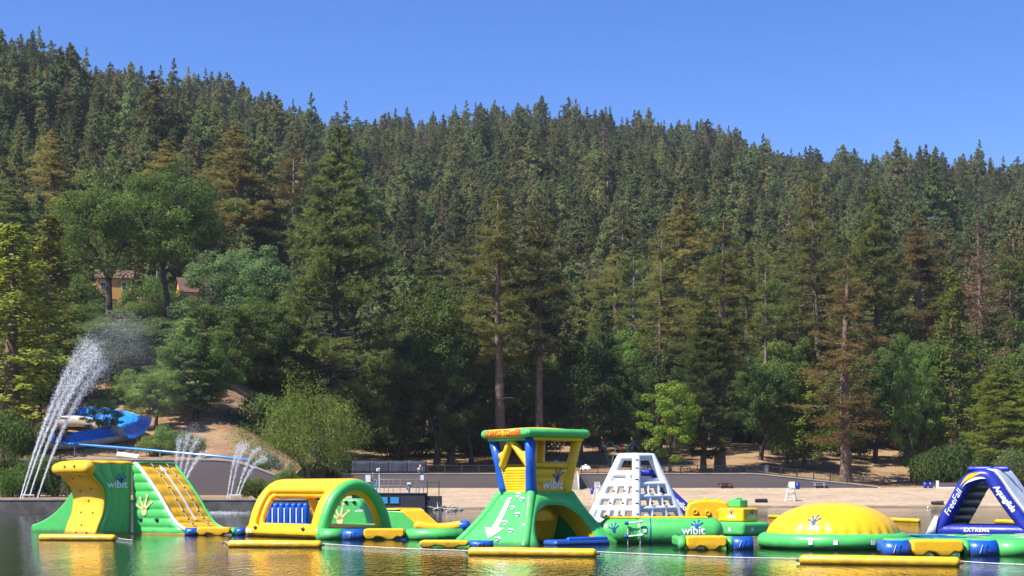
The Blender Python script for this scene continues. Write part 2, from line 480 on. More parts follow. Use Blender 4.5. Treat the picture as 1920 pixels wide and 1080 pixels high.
def wall_run(name, us, Yf, zb, zt, thick, m, cap=None, parent=None):
    mb = MB(); pts = []
    for u in us:
        Y = Yf(u); X = (u - 960) / F * Y
        pts.append((X, Y, zb(u, X, Y), zt(u, X, Y)))
    n = len(pts)
    vs = []
    for X, Y, a, b_ in pts: vs += [(X, Y, a), (X, Y + thick, a), (X, Y + thick, b_), (X, Y, b_)]
    fs = []
    for i in range(n - 1):
        o = i * 4
        for k in range(4): fs.append((o + k, o + 4 + k, o + 4 + (k + 1) % 4, o + (k + 1) % 4))
    fs += [(0, 1, 2, 3), (4 * n - 1, 4 * n - 2, 4 * n - 3, 4 * n - 4)]
    mb.add(vs, fs)
    return mb.build(name, m, smooth=False, parent=parent)

def with_joints(name, us, Yf, zb, zt, thick, m, capm, label, cat, capt=0.12):
    root = empty(name, (0, 0, 0)); tag(root, label, cat)
    wall_run('wall_face', us, Yf, zb, lambda u, X, Y: zt(u, X, Y) - capt, thick, m, parent=root)
    wall_run('coping', us, lambda u: Yf(u) - 0.06, lambda u, X, Y: zt(u, X, Y) - capt + 0.003, zt, thick + 0.12, capm, parent=root)
    return root
CAPM = mat('pale_coping_concrete', (0.40, 0.36, 0.32), (0.28, 0.25, 0.225), 1.0, 0.9, 0.3, 6)
with_joints('retaining_wall', list(range(640, 1061, 20)) + [1061], lambda u: 225.3, lambda u, X, Y: 1.2, lambda u, X, Y: 2.45 + wall_h(u) + 0.12, 0.5, CONC, CAPM,
            'long grey concrete retaining wall between beach and the shaded picnic slope', 'wall')
with_joints('retaining_wall', list(range(1086, 1660, 20)), lambda u: 225.3, lambda u, X, Y: 1.2, lambda u, X, Y: 2.45 + wall_h(u) + 0.12, 0.5, CONC, CAPM,
            'grey concrete retaining wall tapering into the sand under the black fence', 'wall')
with_joints('retaining_wall', list(range(-120, 561, 20)), lambda u: 162.8, lambda u, X, Y: 0.6, lambda u, X, Y: max(2.2, hz1((u - 960) / F * 164.2, 164.2)) + .12, 0.8, CONC, CAPM,
            'dark shaded concrete wall behind the fountain promenade', 'wall', 0.18)
with_joints('sea_wall', list(range(-200, 600, 25)), lambda u: 144.2, lambda u, X, Y: -0.9, lambda u, X, Y: 1.36, 0.9, SEAW, CAPM,
            'dark wet sea wall at the lake edge under the fountain jets', 'wall', 0.16)

# ------------------------------------------------------------------ trees
def leaf_mat(name, lo, hi, trans=0.54, var=0.3):
    m, N, L, b = nodes(name)
    b.inputs['Roughness'].default_value = 0.55; b.inputs['Specular IOR Level'].default_value = 0.25
    t = noise(N, L, 0.55, 4, 0.65)
    r = ramp(N, [(0.32, lo), (0.68, hi)]); L.new(t.outputs['Fac'], r.inputs[0])
    oi = N.new('ShaderNodeObjectInfo')
    mr = N.new('ShaderNodeMapRange'); mr.inputs[3].default_value = 1 - var; mr.inputs[4].default_value = 1 + var; L.new(oi.outputs['Random'], mr.inputs[0])
    hs = N.new('ShaderNodeHueSaturation'); L.new(r.outputs[0], hs.inputs['Color']); ge = N.new('ShaderNodeNewGeometry'); tp = noise(N, L, 0.016, 3, 0.6, vec=ge.outputs['Position'])     # stands of older and younger growth
    mp_ = N.new('ShaderNodeMapRange'); mp_.inputs[1].default_value = .35; mp_.inputs[2].default_value = .65; mp_.inputs[3].default_value = .80; mp_.inputs[4].default_value = 1.22; L.new(tp.outputs['Fac'], mp_.inputs[0])
    mv = N.new('ShaderNodeMath'); mv.operation = 'MULTIPLY'; L.new(mr.outputs[0], mv.inputs[0]); L.new(mp_.outputs[0], mv.inputs[1]); L.new(mv.outputs[0], hs.inputs['Value'])
    mu = N.new('ShaderNodeMath'); mu.operation = 'MULTIPLY'; mu.inputs[1].default_value = 7.31; L.new(oi.outputs['Random'], mu.inputs[0])
    fr = N.new('ShaderNodeMath'); fr.operation = 'FRACT'; L.new(mu.outputs[0], fr.inputs[0])
    mh = N.new('ShaderNodeMapRange'); mh.inputs[3].default_value = 0.5 - var * 0.10; mh.inputs[4].default_value = 0.5 + var * 0.07; L.new(fr.outputs[0], mh.inputs[0])
    L.new(mh.outputs[0], hs.inputs['Hue'])
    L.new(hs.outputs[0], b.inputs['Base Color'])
    tr = N.new('ShaderNodeBsdfTranslucent'); L.new(hs.outputs[0], tr.inputs[0])
    mx = N.new('ShaderNodeMixShader'); mx.inputs[0].default_value = trans
    L.new(b.outputs[0], mx.inputs[1]); L.new(tr.outputs[0], mx.inputs[2]); L.new(mx.outputs[0], N['Material Output'].inputs['Surface'])
    MATS[name] = m
    return m
L_PINE = leaf_mat('pine_needles_olive', (0.1, 0.125, 0.03), (0.2375, 0.25, 0.0625))
L_PINEB = leaf_mat('pine_needles_browned', (0.1438, 0.1225, 0.035), (0.3313, 0.25, 0.075))
L_PINED = leaf_mat('pine_needles_dark', (0.065, 0.0975, 0.025), (0.1688, 0.2063, 0.0525))
L_CEDAR = leaf_mat('cedar_sprays', (0.1269, 0.1631, 0.0217), (0.3081, 0.3263, 0.0507))
L_CEDARP = leaf_mat('cedar_sprays_pale', (0.1087, 0.154, 0.0399), (0.2356, 0.29, 0.0997))
L_OAK = leaf_mat('oak_leaves', (0.0725, 0.1305, 0.0217), (0.1903, 0.281, 0.0544))
L_OAKG = leaf_mat('oak_leaves_greyish', (0.0816, 0.1305, 0.0435), (0.2085, 0.281, 0.0997))
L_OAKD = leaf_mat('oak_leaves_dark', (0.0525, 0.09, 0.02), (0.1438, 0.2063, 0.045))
L_YOUNG = leaf_mat('young_leaves', (0.080, 0.150, 0.014), (0.225, 0.310, 0.036), 0.45)
L_WIL = leaf_mat('willow_leaves', (0.105, 0.150, 0.022), (0.290, 0.345, 0.055), 0.45, 0.1)
L_DEAD = leaf_mat('dead_needles', (0.13, 0.075, 0.045), (0.27, 0.15, 0.09), 0.2, 0.15)
L_FAR = leaf_mat('hillside_conifer_needles', (0.088, 0.112, 0.040), (0.235, 0.262, 0.086), 0.48, 0.5)
L_FARO = leaf_mat('hillside_oak_leaves', (0.1242, 0.135, 0.054), (0.2538, 0.243, 0.1026), 0.4, 0.45)
BARK = mat('pine_bark', (0.21, 0.135, 0.095), (0.085, 0.055, 0.045), 1.6, 0.95, 0.8, 5)
BARKG = mat('grey_bark', (0.24, 0.205, 0.175), (0.11, 0.09, 0.08), 2.0, 0.95, 0.7, 6)
BARKD = mat('dark_bark', (0.085, 0.065, 0.052), (0.035, 0.028, 0.024), 1.6, 0.95, 0.7, 6)

def nrm(a): return a / np.maximum(np.linalg.norm(a, axis=-1, keepdims=True), 1e-9)

def blades(rng, C, bias, m, l, w, flat=0.0, lf=None):
    """m thin triangles out of each centre"""
    n = len(C)
    D = rng.normal(size=(n, m, 3)); D[..., 2] *= (1 - flat)
    D = nrm(D + bias[:, None, :])
    Q = nrm(np.cross(D, rng.normal(size=(n, m, 3)))) * (w / 2)
    ln = l * rng.uniform(.65, 1.2, (n, m, 1))
    if lf is not None: ln = ln * lf[:, None, None]; Q = Q * lf[:, None, None] ** .5
    c = C[:, None, :]
    V = np.stack([c + D * ln * .12 + Q, c + D * ln * .12 - Q, c + D * ln], 2).reshape(-1, 3)
    return V, np.arange(len(V)).reshape(-1, 3)

def leaves(rng, C, Nm, s):
    """one folded kite of two triangles per leaf spray"""
    n = len(C)
    Nn = nrm(Nm + rng.normal(size=(n, 3)) * .55)
    A = nrm(np.cross(Nn, rng.normal(size=(n, 3)))); B = np.cross(Nn, A)
    sz = s * rng.uniform(.55, 1.3, (n, 1))
    V = np.stack([C - A * sz * .6, C + B * sz * .38 + Nn * sz * .12, C + A * sz * .6, C - B * sz * .38 + Nn * sz * .12], 1).reshape(-1, 3)
    i = np.arange(n) * 4
    Fc = np.concatenate([np.stack([i, i + 1, i + 2], 1), np.stack([i, i + 2, i + 3], 1)])
    return V, Fc

def limb(mb, pts, r0, r1, seg=5):
    n = len(pts)
    mb.tube(pts, [r0 + (r1 - r0) * i / (n - 1) for i in range(n)], seg, cap=None)

def trunk_path(rng, H, sway):
    ph = rng.uniform(0, 6.28, 4)
    return lambda t: np.array([sway * (math.sin(2.1 * t + ph[0]) - math.sin(ph[0])) + .3 * sway * math.sin(6 * t + ph[1]) * t,
                               sway * (math.sin(1.9 * t + ph[2]) - math.sin(ph[2])), H * t])

def make_pine(seed, H=34, cb=.38, Rr=4.2, nb=84, tufts=3200, m=9, l=.44, w=.075, sway=.35, droop=0.0, r0=None, gap=.25, stubs=12, shape=0.8, tip=18):
    rng = np.random.default_rng(seed)
    path = trunk_path(rng, H, sway); r0 = r0 or H / 74
    tb = MB()
    ts = np.linspace(0, 1, 15)
    tb.tube([path(t) - (np.array([0, 0, 1.2]) if t == 0 else 0) for t in ts], [r0 * (1.28 if t == 0 else 1) * (1 - t) ** .78 + .03 for t in ts], 9, cap=None)
    C = []; B = []; LF = []
    gaps = rng.uniform(cb, .95, 3)
    per = max(3, tufts // nb)
    for k in range(nb):
        q = (k + rng.uniform(0, 1)) / nb
        t = cb + (.985 - cb) * q
        if np.min(np.abs(gaps - t)) < .012 and rng.random() < .8: continue
        az = k * 2.399 + rng.normal() * .5
        prof = (1 - q) ** shape * min(1, .45 + q * 3.2) + .06
        Lb = Rr * prof * rng.uniform(1 - gap * 1.6, 1.15)
        el = -0.28 - droop + 0.95 * q ** 1.4 + rng.normal() * .12
        base = path(t); dh = np.array([math.cos(az), math.sin(az), 0]); pr = np.array([-math.sin(az), math.cos(az), 0])
        bend = rng.normal() * .12
        def pt(s): return base + dh * Lb * s * math.cos(el) + pr * Lb * bend * s * s + np.array([0, 0, Lb * (math.sin(el) * s + (.22 - droop * .3) * s * s)])
        limb(tb, [pt(s) for s in (0, .35, .7, .95)], max(.035, .022 * Lb + .02), .015, 4)
        ncl = max(2, int(Lb * 1.5))
        nt = max(3, int(per * (prof + .25) * 1.35))
        cs = rng.uniform(.38, 1.0, ncl) ** .8
        for j in range(ncl):
            side = rng.normal() * .24 * Lb * (1.15 - cs[j] * .6)
            c0 = pt(cs[j]) + pr * side + np.array([0, 0, rng.normal() * .12])
            nn = max(1, nt // ncl)
            fq = min(1.0, .32 + 2.4 * (1 - q)); LF.append(np.full(nn, fq)); C.append(c0 + rng.normal(size=(nn, 3)) * np.array([.38, .38, .20]) * fq ** 1.6); B.append(np.tile(dh * .5 + np.array([0, 0, .75 - droop * 2]), (nn, 1)))
    top = path(.985)
    C.append(top + rng.normal(size=(tip, 3)) * np.array([.06, .06, .35]) - np.array([0, 0, .5])); LF.append(np.full(tip, .8)); B.append(np.tile([0, 0, 5.0], (tip, 1)))
    for k in range(stubs):       # dead broken branches below the crown
        t = rng.uniform(cb * .45, cb * 1.3); az = rng.uniform(0, 6.28); Lb = rng.uniform(.6, 2.4); b0 = path(t)
        d = np.array([math.cos(az), math.sin(az), rng.uniform(-.35, .15)])
        limb(tb, [b0, b0 + d * Lb * .5, b0 + d * Lb + np.array([0, 0, -.1 * Lb])], .05, .012, 4)
    C = np.concatenate(C); B = np.concatenate(B)
    V, Fc = blades(rng, C, B, m, l, w, lf=np.concatenate(LF))
    return tb, (V, Fc)

def make_broad(seed, H=14, Wd=6.0, base=.28, ncl=70, lv=150, ls=.34, squash=1.0, forks=6, r0=.32, droop=0.0, top_bias=0.0, trunks=1):
    rng = np.random.default_rng(seed)
    tb = MB()
    cz, rz = H * (base + 1) / 2, H * (1 - base) / 2
    cen = []
    while len(cen) < ncl:
        d = nrm(rng.normal(size=3)); rr = rng.uniform(.45, 1.0) ** .6
        ang = math.atan2(d[1], d[0])
        lob = 1 + .20 * math.sin(3 * ang + seed) + .13 * math.sin(5 * ang + 2 * seed) + .12 * math.sin(4 * d[2] * 3 + seed)
        p = np.array([d[0] * Wd * lob * rr, d[1] * Wd * lob * rr, cz + d[2] * rz * rr * (lob * .5 + .5) * squash])
        if d[2] < -.55 and rng.random() < .6: continue
        cen.append(p)
    cen = np.array(cen)
    fk = []
    for q in range(trunks):
        ox = np.array([rng.normal() * .7, rng.normal() * .5, 0]) if trunks > 1 else np.zeros(3)
        fz = H * base * rng.uniform(.8, 1.1) + .25
        lean = rng.normal(size=2) * .06 * H * (1.8 if trunks > 1 else 1)
        pts = [ox + np.array([0, 0, -.6]), ox + np.array([lean[0] * .2, lean[1] * .2, fz * .5]), ox * 1.3 + np.array([lean[0] * .7, lean[1] * .7, fz])]
        tb.tube(pts, [r0 * 1.25, r0 * .9, r0 * .72], 8, cap=None)
        for k in range(forks):
            az = 2 * math.pi * k / forks + rng.normal() * .4
            e = np.array([math.cos(az) * Wd * .5, math.sin(az) * Wd * .5, fz + (cz - fz) * rng.uniform(.7, 1.3)])
            mid = pts[2] * .55 + e * .45 + np.array([0, 0, .08 * H])
            limb(tb, [pts[2] - np.array([0, 0, .2]), mid, e], r0 * .5, r0 * .24, 6)
            fk.append(mid); fk.append(e)
    fk = np.array(fk)
    C = []; Nn = []
    for c in cen:
        j = np.argmin(np.linalg.norm(fk - c, axis=1)); a = fk[j]
        mid = a * .5 + c * .5 + rng.normal(size=3) * .25
        limb(tb, [a, mid, c], r0 * .20, .02, 4)
        rad = rng.uniform(.75, 1.35) * Wd / 5.2
        n = int(lv * rng.uniform(.6, 1.3))
        d = nrm(rng.normal(size=(n, 3))); rr = rng.uniform(.25, 1.0, (n, 1)) ** .5
        q = c + d * rr * rad * np.array([1.15, 1.15, .72 + droop])
        if droop: q[:, 2] -= droop * rng.uniform(0, 1.6, n) ** 2 * rad
        C.append(q); Nn.append(d + np.array([0, 0, .45]))
    return tb, leaves(rng, np.concatenate(C), np.concatenate(Nn), ls)

def make_cedar(seed, H=26, Rr=3.4, cb=.1, nb=150, per=26, s=.36, shape=.7, gap=.3, r0=None):
    """dense scale-leaved conifer: hanging sprays on many short boughs"""
    rng = np.random.default_rng(seed); path = trunk_path(rng, H, .2); r0 = r0 or H / 60
    tb = MB(); ts = np.linspace(0, 1, 12)
    tb.tube([path(t) - (np.array([0, 0, 1.0]) if t == 0 else 0) for t in ts], [r0 * (1 - t) ** .8 + .02 for t in ts], 8, cap=None)
    C = []; Nn = []
    for k in range(nb):
        q = (k + rng.random()) / nb; t = cb + (.99 - cb) * q
        az = k * 2.399 + rng.normal() * .6
        Lb = Rr * ((1 - q) ** shape * min(1, .55 + 3 * q) + .05) * rng.uniform(1 - gap * 1.5, 1.15)
        el = -.25 + .8 * q + rng.normal() * .15
        dh = np.array([math.cos(az), math.sin(az), 0]); pr = np.array([-math.sin(az), math.cos(az), 0]); b0 = path(t)
        def pt(x): return b0 + dh * Lb * x + np.array([0, 0, Lb * (el * x + .15 * x * x)])
        limb(tb, [pt(0), pt(.5), pt(.95)], .05, .015, 4)
        n = max(5, int(per * (Lb / Rr + .3)))
        x = rng.uniform(.25, 1.05, n) ** .7
        pos = np.array([pt(v) for v in x]) + pr * (rng.normal(size=(n, 1)) * .22 * Lb * (1.2 - x[:, None])) + rng.normal(size=(n, 3)) * np.array([.14, .14, .2])
        C.append(pos); Nn.append(np.tile(dh * .7 + np.array([0, 0, .7]), (n, 1)))
    return tb, leaves(rng, np.concatenate(C), np.concatenate(Nn), s)

def make_shrub(seed, H=2.2, Wd=2.2, n=5200, s=.13):
    rng = np.random.default_rng(seed); tb = MB(); C = []; Nn = []
    for k in range(16):
        az = rng.uniform(0, 6.28); r = Wd * rng.uniform(.15, .85); h = H * rng.uniform(.35, .85) * (1 - .35 * r / Wd)
        c = np.array([math.cos(az) * r, math.sin(az) * r, h])
        limb(tb, [c * np.array([.15, .15, 0]) - np.array([0, 0, .2]), c * np.array([.6, .6, .6]), c], .05, .015, 4)
        d = nrm(rng.normal(size=(n // 16, 3))); rr = rng.uniform(.2, 1, (n // 16, 1)) ** .5
        C.append(c + d * rr * np.array([Wd * .36, Wd * .36, H * .34])); Nn.append(d + np.array([0, 0, .5]))
    C = np.concatenate(C); C[:, 2] = np.maximum(C[:, 2], .03)
    return tb, leaves(rng, C, np.concatenate(Nn), s)

PROTO = {}
def proto(key, tb_lf, bark, leaf):
    tb, (V, Fc) = tb_lf
    tm = bpy.data.meshes.new('trunk'); tm.from_pydata(tb.v, [], tb.f); tm.materials.append(bark)
    tm.polygons.foreach_set('use_smooth', [True] * len(tm.polygons)); tm.update()
    cm = fast_mesh('crown', V, Fc, leaf)
    zmax = float(V[:, 2].max()); wid = float(np.percentile(np.abs(V[:, 0]), 97)) * 2
    PROTO[key] = (tm, cm, zmax, wid)

proto('pine_a', make_pine(1), BARK, L_PINE)
proto('pine_b', make_pine(2, H=36, cb=.42, Rr=4.8, nb=74, tufts=2900, gap=.42, sway=.5, shape=.6), BARK, L_PINE)
proto('pine_c', make_pine(3, H=32, cb=.22, Rr=4.2, nb=105, tufts=4500, gap=.3), BARK, L_PINEB)
proto('pine_d', make_pine(4, H=34, cb=.5, Rr=3.6, nb=60, tufts=2100, gap=.45, sway=.45, stubs=26, shape=.5), BARKG, L_PINE)
proto('pine_full', make_pine(5, H=32, cb=.10, Rr=6.4, nb=170, tufts=9500, m=9, l=.48, w=.085, gap=.3, shape=.72), BARKD, L_PINED)
proto('pine_sparse', make_pine(6, H=32, cb=.16, Rr=5.0, nb=90, tufts=2600, m=8, l=.40, gap=.4, droop=.06, stubs=20), BARK, L_PINEB)
proto('pine_dead', make_pine(7, H=30, cb=.2, Rr=3.8, nb=80, tufts=1500, m=7, l=.4, gap=.35, droop=.05), BARK, L_DEAD)
proto('snag', make_pine(8, H=26, cb=.62, Rr=2.2, nb=26, tufts=150, m=7, l=.4, gap=.5, stubs=40, r0=.55), BARKG, L_PINE)
proto('cedar_a', make_cedar(11, nb=190, per=52, s=.26), BARK, L_CEDAR)
proto('cedar_b', make_cedar(12, H=24, Rr=3.0, nb=160, per=44, s=.25, shape=.55, gap=.4), BARK, L_CEDARP)
proto('oak_a', make_broad(21, H=16, Wd=7.2, base=.30, ncl=105, lv=270, ls=.26), BARKD, L_OAK)
proto('oak_b', make_broad(22, H=14, Wd=6.2, base=.18, ncl=100, lv=270, ls=.25), BARKD, L_OAKG)
proto('oak_c', make_broad(23, H=13, Wd=4.6, base=.22, ncl=80, lv=250, ls=.235), BARKD, L_OAKD)
proto('oak_open', make_broad(24, H=20, Wd=7.0, base=.40, ncl=95, lv=230, ls=.25, forks=5, r0=.42), BARKD, L_OAK)
proto('young_a', make_broad(25, H=11, Wd=3.4, base=.16, ncl=70, lv=220, ls=.185, r0=.16), BARKD, L_YOUNG)
proto('young_b', make_cedar(26, H=12, Rr=2.9, cb=.14, nb=110, per=70, s=.20, shape=.6, gap=.35, r0=.14), BARKD, L_YOUNG)
proto('willow', make_broad(28, H=11, Wd=6.4, base=.10, ncl=80, lv=290, ls=.17, droop=.75, r0=.16, trunks=4, forks=4), BARKD, L_WIL)
proto('shrub_a', make_shrub(31), BARKD, L_OAKG)
proto('shrub_b', make_shrub(32, 1.8, 2.6, 5200, .14), BARKD, L_OAKD)

def tree(key, px, top, Y, label, leaf=None, wpx=None, group=None, rz=None, name=None, cat='tree', ground=None):
    """stands on the terrain at depth Y below pixel column px; its height follows from the row of its top"""
    tm, cm, zmax, wid = PROTO[key]
    X = (px - 960) / F * Y
    z0 = ground if ground is not None else hz1(X, Y)
    h = EYE + (HZ - top) / F * Y - z0
    s = h / zmax
    if wpx and key in ('pine_a', 'pine_b', 'pine_d'): wpx *= .86
    sx = (wpx / F * Y) / wid if wpx else s
    rz = rz if rz is not None else (px * 1.7 + Y) % 6.28
    o = empty(name or {'o': 'oak_tree', 'p': 'pine_tree', 'c': 'cedar_tree', 'y': 'young_tree', 'w': 'willow_tree', 's': 'shrub'}[key[0]] if key != 'snag' else 'bare_pine_tree', (X, Y, z0 - 0.05), rz)
    o.scale = (sx, sx, s)
    tag(o, label, cat, group)
    link('trunk', tm, o)
    c = link('crown', cm, o)
    if leaf:
        c.material_slots[0].link = 'OBJECT'; c.material_slots[0].material = leaf
    return o
# ------------------------------------------------------------------ the trees one can tell apart
T = tree
# --- by the fountains and the water slide
T('cedar_a', 22, 415, 176, 'bright olive cedar towering over the tall fountain jet at the water edge', wpx=210)
T('cedar_a', 92, 400, 205, 'olive cedar standing between the edge cedar and the spreading oak', wpx=150)
T('oak_open', 205, 335, 262, 'spreading oak with forked dark trunk in front of the ochre house', wpx=225)
T('oak_open', 318, 300, 272, 'tall crooked oak with bare pale branches beside the ochre house', wpx=190, rz=2.0)
T('oak_b', 455, 455, 248, 'broad rounded grey green oak next to the brown roofed house', wpx=190)
T('oak_b', 235, 585, 222, 'grey green oak behind the fountain spray', wpx=190, rz=1.0)
T('cedar_b', 345, 595, 196, 'pale conifer with visible trunk beside the small fountain', wpx=110)
T('oak_c', 300, 640, 215, 'dark oak between the spray and the pale conifer', wpx=120)
T('oak_c', 425, 560, 222, 'dark green oak on the slope above the bare dirt bank', wpx=150)
T('oak_c', 520, 560, 232, 'dark oak tucked under the big dense pine', wpx=120)
T('oak_b', 150, 660, 212, 'low grey green oak above the blue water slide', wpx=120, rz=3)
T('young_a', 190, 745, 184, 'small leafy tree growing through the blue water slide', L_OAK, wpx=80)
T('oak_c', 292, 690, 190, 'round green oak beside the end of the blue water slide', L_OAK, wpx=105)
T('oak_b', 372, 700, 200, 'grey green oak behind the pale conifer above the dirt bank', wpx=110, rz=2)
T('oak_c', 60, 640, 195, 'dark oak in the shade of the olive cedars', wpx=150)
T('pine_full', 622, 232, 236, 'massive dense dark pine with crooked limbs above the willow', wpx=215, rz=.4)
T('willow', 572, 690, 176, 'yellow green willow with several thin stems behind the arched tunnel', wpx=200, ground=4.2)
for px, top, Y, w_, lab in ((277, 520, 296, 90, 'tall dense bush filling the gap between the two houses'), (302, 535, 290, 80, 'dense bush beside the gable of the brown roofed house'), (158, 505, 288, 80, 'tall dense bush hiding the corner of the ochre house'), (186, 556, 284, 70, 'dense bush below the ochre house wall'), (255, 560, 284, 80, 'dense bush between the ochre house and the brown roofed house'), (330, 540, 282, 80, 'dense bush in front of the brown roofed house'), (392, 530, 280, 80, 'dense bush beside the brown roofed house'), (290, 575, 270, 90, 'dense low bush on the slope below both houses'), (165, 548, 286, 60, 'dense bush against the corner of the ochre house')):
    T('shrub_a' if px % 2 else 'shrub_b', px, top, Y, lab, L_OAK, wpx=w_, name='bush', cat='bush')
# --- brownish pines higher on the slope
T('pine_c', 102, 240, 330, 'rusty brown pine above the spreading oak', wpx=105)
T('pine_c', 305, 262, 352, 'golden brown pine top rising behind the crooked oak', wpx=110, rz=4)
T('pine_c', 452, 228, 322, 'large golden brown pine above the rounded oak', wpx=150, rz=1.1)
T('pine_d', 545, 255, 330, 'thin brownish pine between the golden pine and the massive dark pine', L_PINEB, wpx=90)
T('pine_full', 15, 330, 300, 'dark pine on the slope behind the edge cedar', wpx=140, rz=2)
T('pine_a', 388, 300, 350, 'slim olive pine between two golden brown pines', L_PINE, wpx=80)
# --- centre
T('oak_a', 822, 518, 258, 'bright green rounded oak beside the twin pines', wpx=190)
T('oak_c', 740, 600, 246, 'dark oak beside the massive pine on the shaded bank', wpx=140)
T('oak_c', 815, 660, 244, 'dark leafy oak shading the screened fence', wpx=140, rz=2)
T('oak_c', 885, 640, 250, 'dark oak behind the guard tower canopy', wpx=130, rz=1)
T('cedar_b', 845, 560, 252, 'slender bright conifer in front of the rounded green oak', L_OAK, wpx=80)
T('pine_a', 940, 345, 246, 'tall pine of the twin pair with trunk bending behind guard tower', wpx=135, rz=.6)
T('pine_b', 1012, 382, 249, 'flat topped twin pine with bare grey limbs behind guard tower', wpx=150, rz=2.2)
T('oak_a', 1090, 630, 256, 'wide dark green oak behind the splash playground', L_OAKD, wpx=200)
T('oak_c', 1012, 660, 262, 'dark oak filling between the twin pine trunks', wpx=130)
T('cedar_b', 1130, 560, 275, 'dark conifer above the wide dark oak', L_OAKD, wpx=90)
T('pine_a', 1150, 455, 322, 'olive pine behind the wide dark oak', wpx=110, rz=4)
T('pine_d', 1190, 440, 292, 'slender pine with long pale bare trunk', wpx=95, rz=1)
T('pine_b', 1232, 410, 270, 'leaning pine with tall bare trunk above the bright maple', wpx=110, rz=3.3)
T('pine_c', 1268, 358, 318, 'broad rusty pine crown above the leaning pine', wpx=140, rz=5)
T('young_a', 1256, 712, 237, 'bright green maple beside the white climbing pyramid', wpx=118)
T('oak_c', 1180, 690, 252, 'dark small oak beside the bright maple', wpx=90)
T('pine_full', 1318, 560, 243, 'dark full pine with short thick trunk by the picnic tables', wpx=125, rz=1)
T('pine_a', 1350, 405, 247, 'straight pine with thick pale trunk by the picnic tables', wpx=130, rz=2)
T('pine_d', 1437, 425, 282, 'tall bare pine trunk with hardly any crown', wpx=60, rz=1, name='bare_pine_tree')
T('pine_a', 1405, 455, 300, 'olive pine behind the bare trunk', wpx=90, rz=.2)
T('pine_a', 1497, 395, 300, 'pine with thin dark trunk beside the bare trunk', wpx=90, rz=3)
T('pine_b', 1538, 322, 286, 'tallest pine with long pale trunk on the slope', wpx=140, rz=.5)
T('pine_sparse', 1586, 480, 241, 'sparse brownish pine with straight trunk rising from the black fence', wpx=150, rz=0.3)
T('pine_full', 1650, 345, 300, 'dense olive pine with dark shaded trunk behind the sparse brown pine', L_PINE, wpx=150, rz=4)
T('young_b', 1508, 690, 252, 'bright light green young tree on the dry slope', wpx=110)
T('oak_c', 1425, 670, 262, 'dark green oak at the edge of the bare slope', wpx=120)
T('oak_c', 1475, 720, 258, 'small round dark oak between the bare slope and light young tree', wpx=70, rz=2)
T('oak_c', 1640, 640, 268, 'dark oak shading the path behind the sparse pine', wpx=130)
T('pine_c', 1722, 395, 318, 'brownish pine between the dense olive pine and the dead tree', wpx=115, rz=3)
T('pine_dead', 1843, 400, 296, 'dead pine with reddish brown needles', wpx=115, rz=1.5)
T('cedar_a', 1785, 505, 262, 'yellow green cedar in front of the dead reddish pine', wpx=105, rz=2)
T('young_a', 1708, 660, 246, 'green twin stemmed tree beside the sandy path', L_OAK, wpx=85)
T('young_a', 1745, 700, 250, 'slim green tree between the twin stemmed tree and the cedar', L_OAK, wpx=70, rz=2)
T('pine_full', 1885, 672, 238, 'yellow green bushy pine above the small white hut', L_CEDAR, wpx=140, rz=3)
T('pine_a', 1900, 430, 310, 'olive pine beside the dead reddish pine', wpx=120, rz=1)
T('cedar_b', 1800, 600, 275, 'dark conifer behind the yellow green cedar', L_OAKD, wpx=100)
T('oak_b', 1915, 600, 300, 'grey green oak behind the bushy pine', wpx=140)
T('shrub_a', 1905, 835, 232, 'grey green bush beside the small white hut', wpx=75, name='bush', cat='bush')
T('shrub_b', 1790, 818, 237, 'dark ivy covered bush on the bank', wpx=110, name='bush', cat='bush')
T('shrub_b', 1745, 835, 238, 'dark spreading bush beside the sandy path', wpx=80, name='bush', cat='bush', rz=2)
T('shrub_a', 1838, 836, 236, 'leafy bush between the ivy bank and the white hut', L_OAK, wpx=70, name='bush', cat='bush', rz=1)
T('shrub_a', 1888, 862, 229, 'low clipped bush below the white hut', L_OAKD, wpx=50, name='bush', cat='bush', rz=4)
T('shrub_a', 490, 892, 150, 'clipped green bush on the promenade beside the arched tunnel', L_OAK, wpx=80, name='bush', cat='bush', ground=1.3)
T('shrub_b', 565, 893, 152, 'low green hedge bush under the willow', L_OAK, wpx=80, name='bush', cat='bush', ground=1.3)
T('shrub_a', 35, 868, 156, 'leafy bush against the dark wall near the tall fountain', L_OAK, wpx=80, name='bush', cat='bush', ground=1.4)

# --- more of the same standing close behind: told apart only by place
fill = np.random.default_rng(77)
FILL = [('oak_c', 'dark green oak in the shaded thicket on the lower slope', 'oaks in the lower thicket'),
        ('pine_a', 'olive pine in the belt of tall pines above the thicket', 'pines of the lower belt'),
        ('cedar_b', 'dark conifer in the shaded thicket on the lower slope', 'conifers in the lower thicket')]
for k in range(46):
    px = -40 + k * 44 + fill.uniform(-14, 14)
    Y = fill.uniform(262, 300) if px > 560 else fill.uniform(235, 300)
    if 1345 < px < 1420: continue
    key, lab, grp = FILL[0] if k % 3 else FILL[2]
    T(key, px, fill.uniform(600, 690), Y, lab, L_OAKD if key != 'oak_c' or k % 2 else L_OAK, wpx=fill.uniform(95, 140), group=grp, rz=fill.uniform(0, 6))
for k in range(34):
    px = -30 + k * 60 + fill.uniform(-22, 22)
    Y = fill.uniform(320, 400)
    key, lab, grp = FILL[1]
    T(('pine_a', 'pine_c', 'pine_full', 'pine_b')[k % 4], px, fill.uniform(440, 520) + (px < 700) * -70, Y, lab, L_PINE if k % 3 else L_PINED, wpx=fill.uniform(85, 125), group=grp, rz=fill.uniform(0, 6))

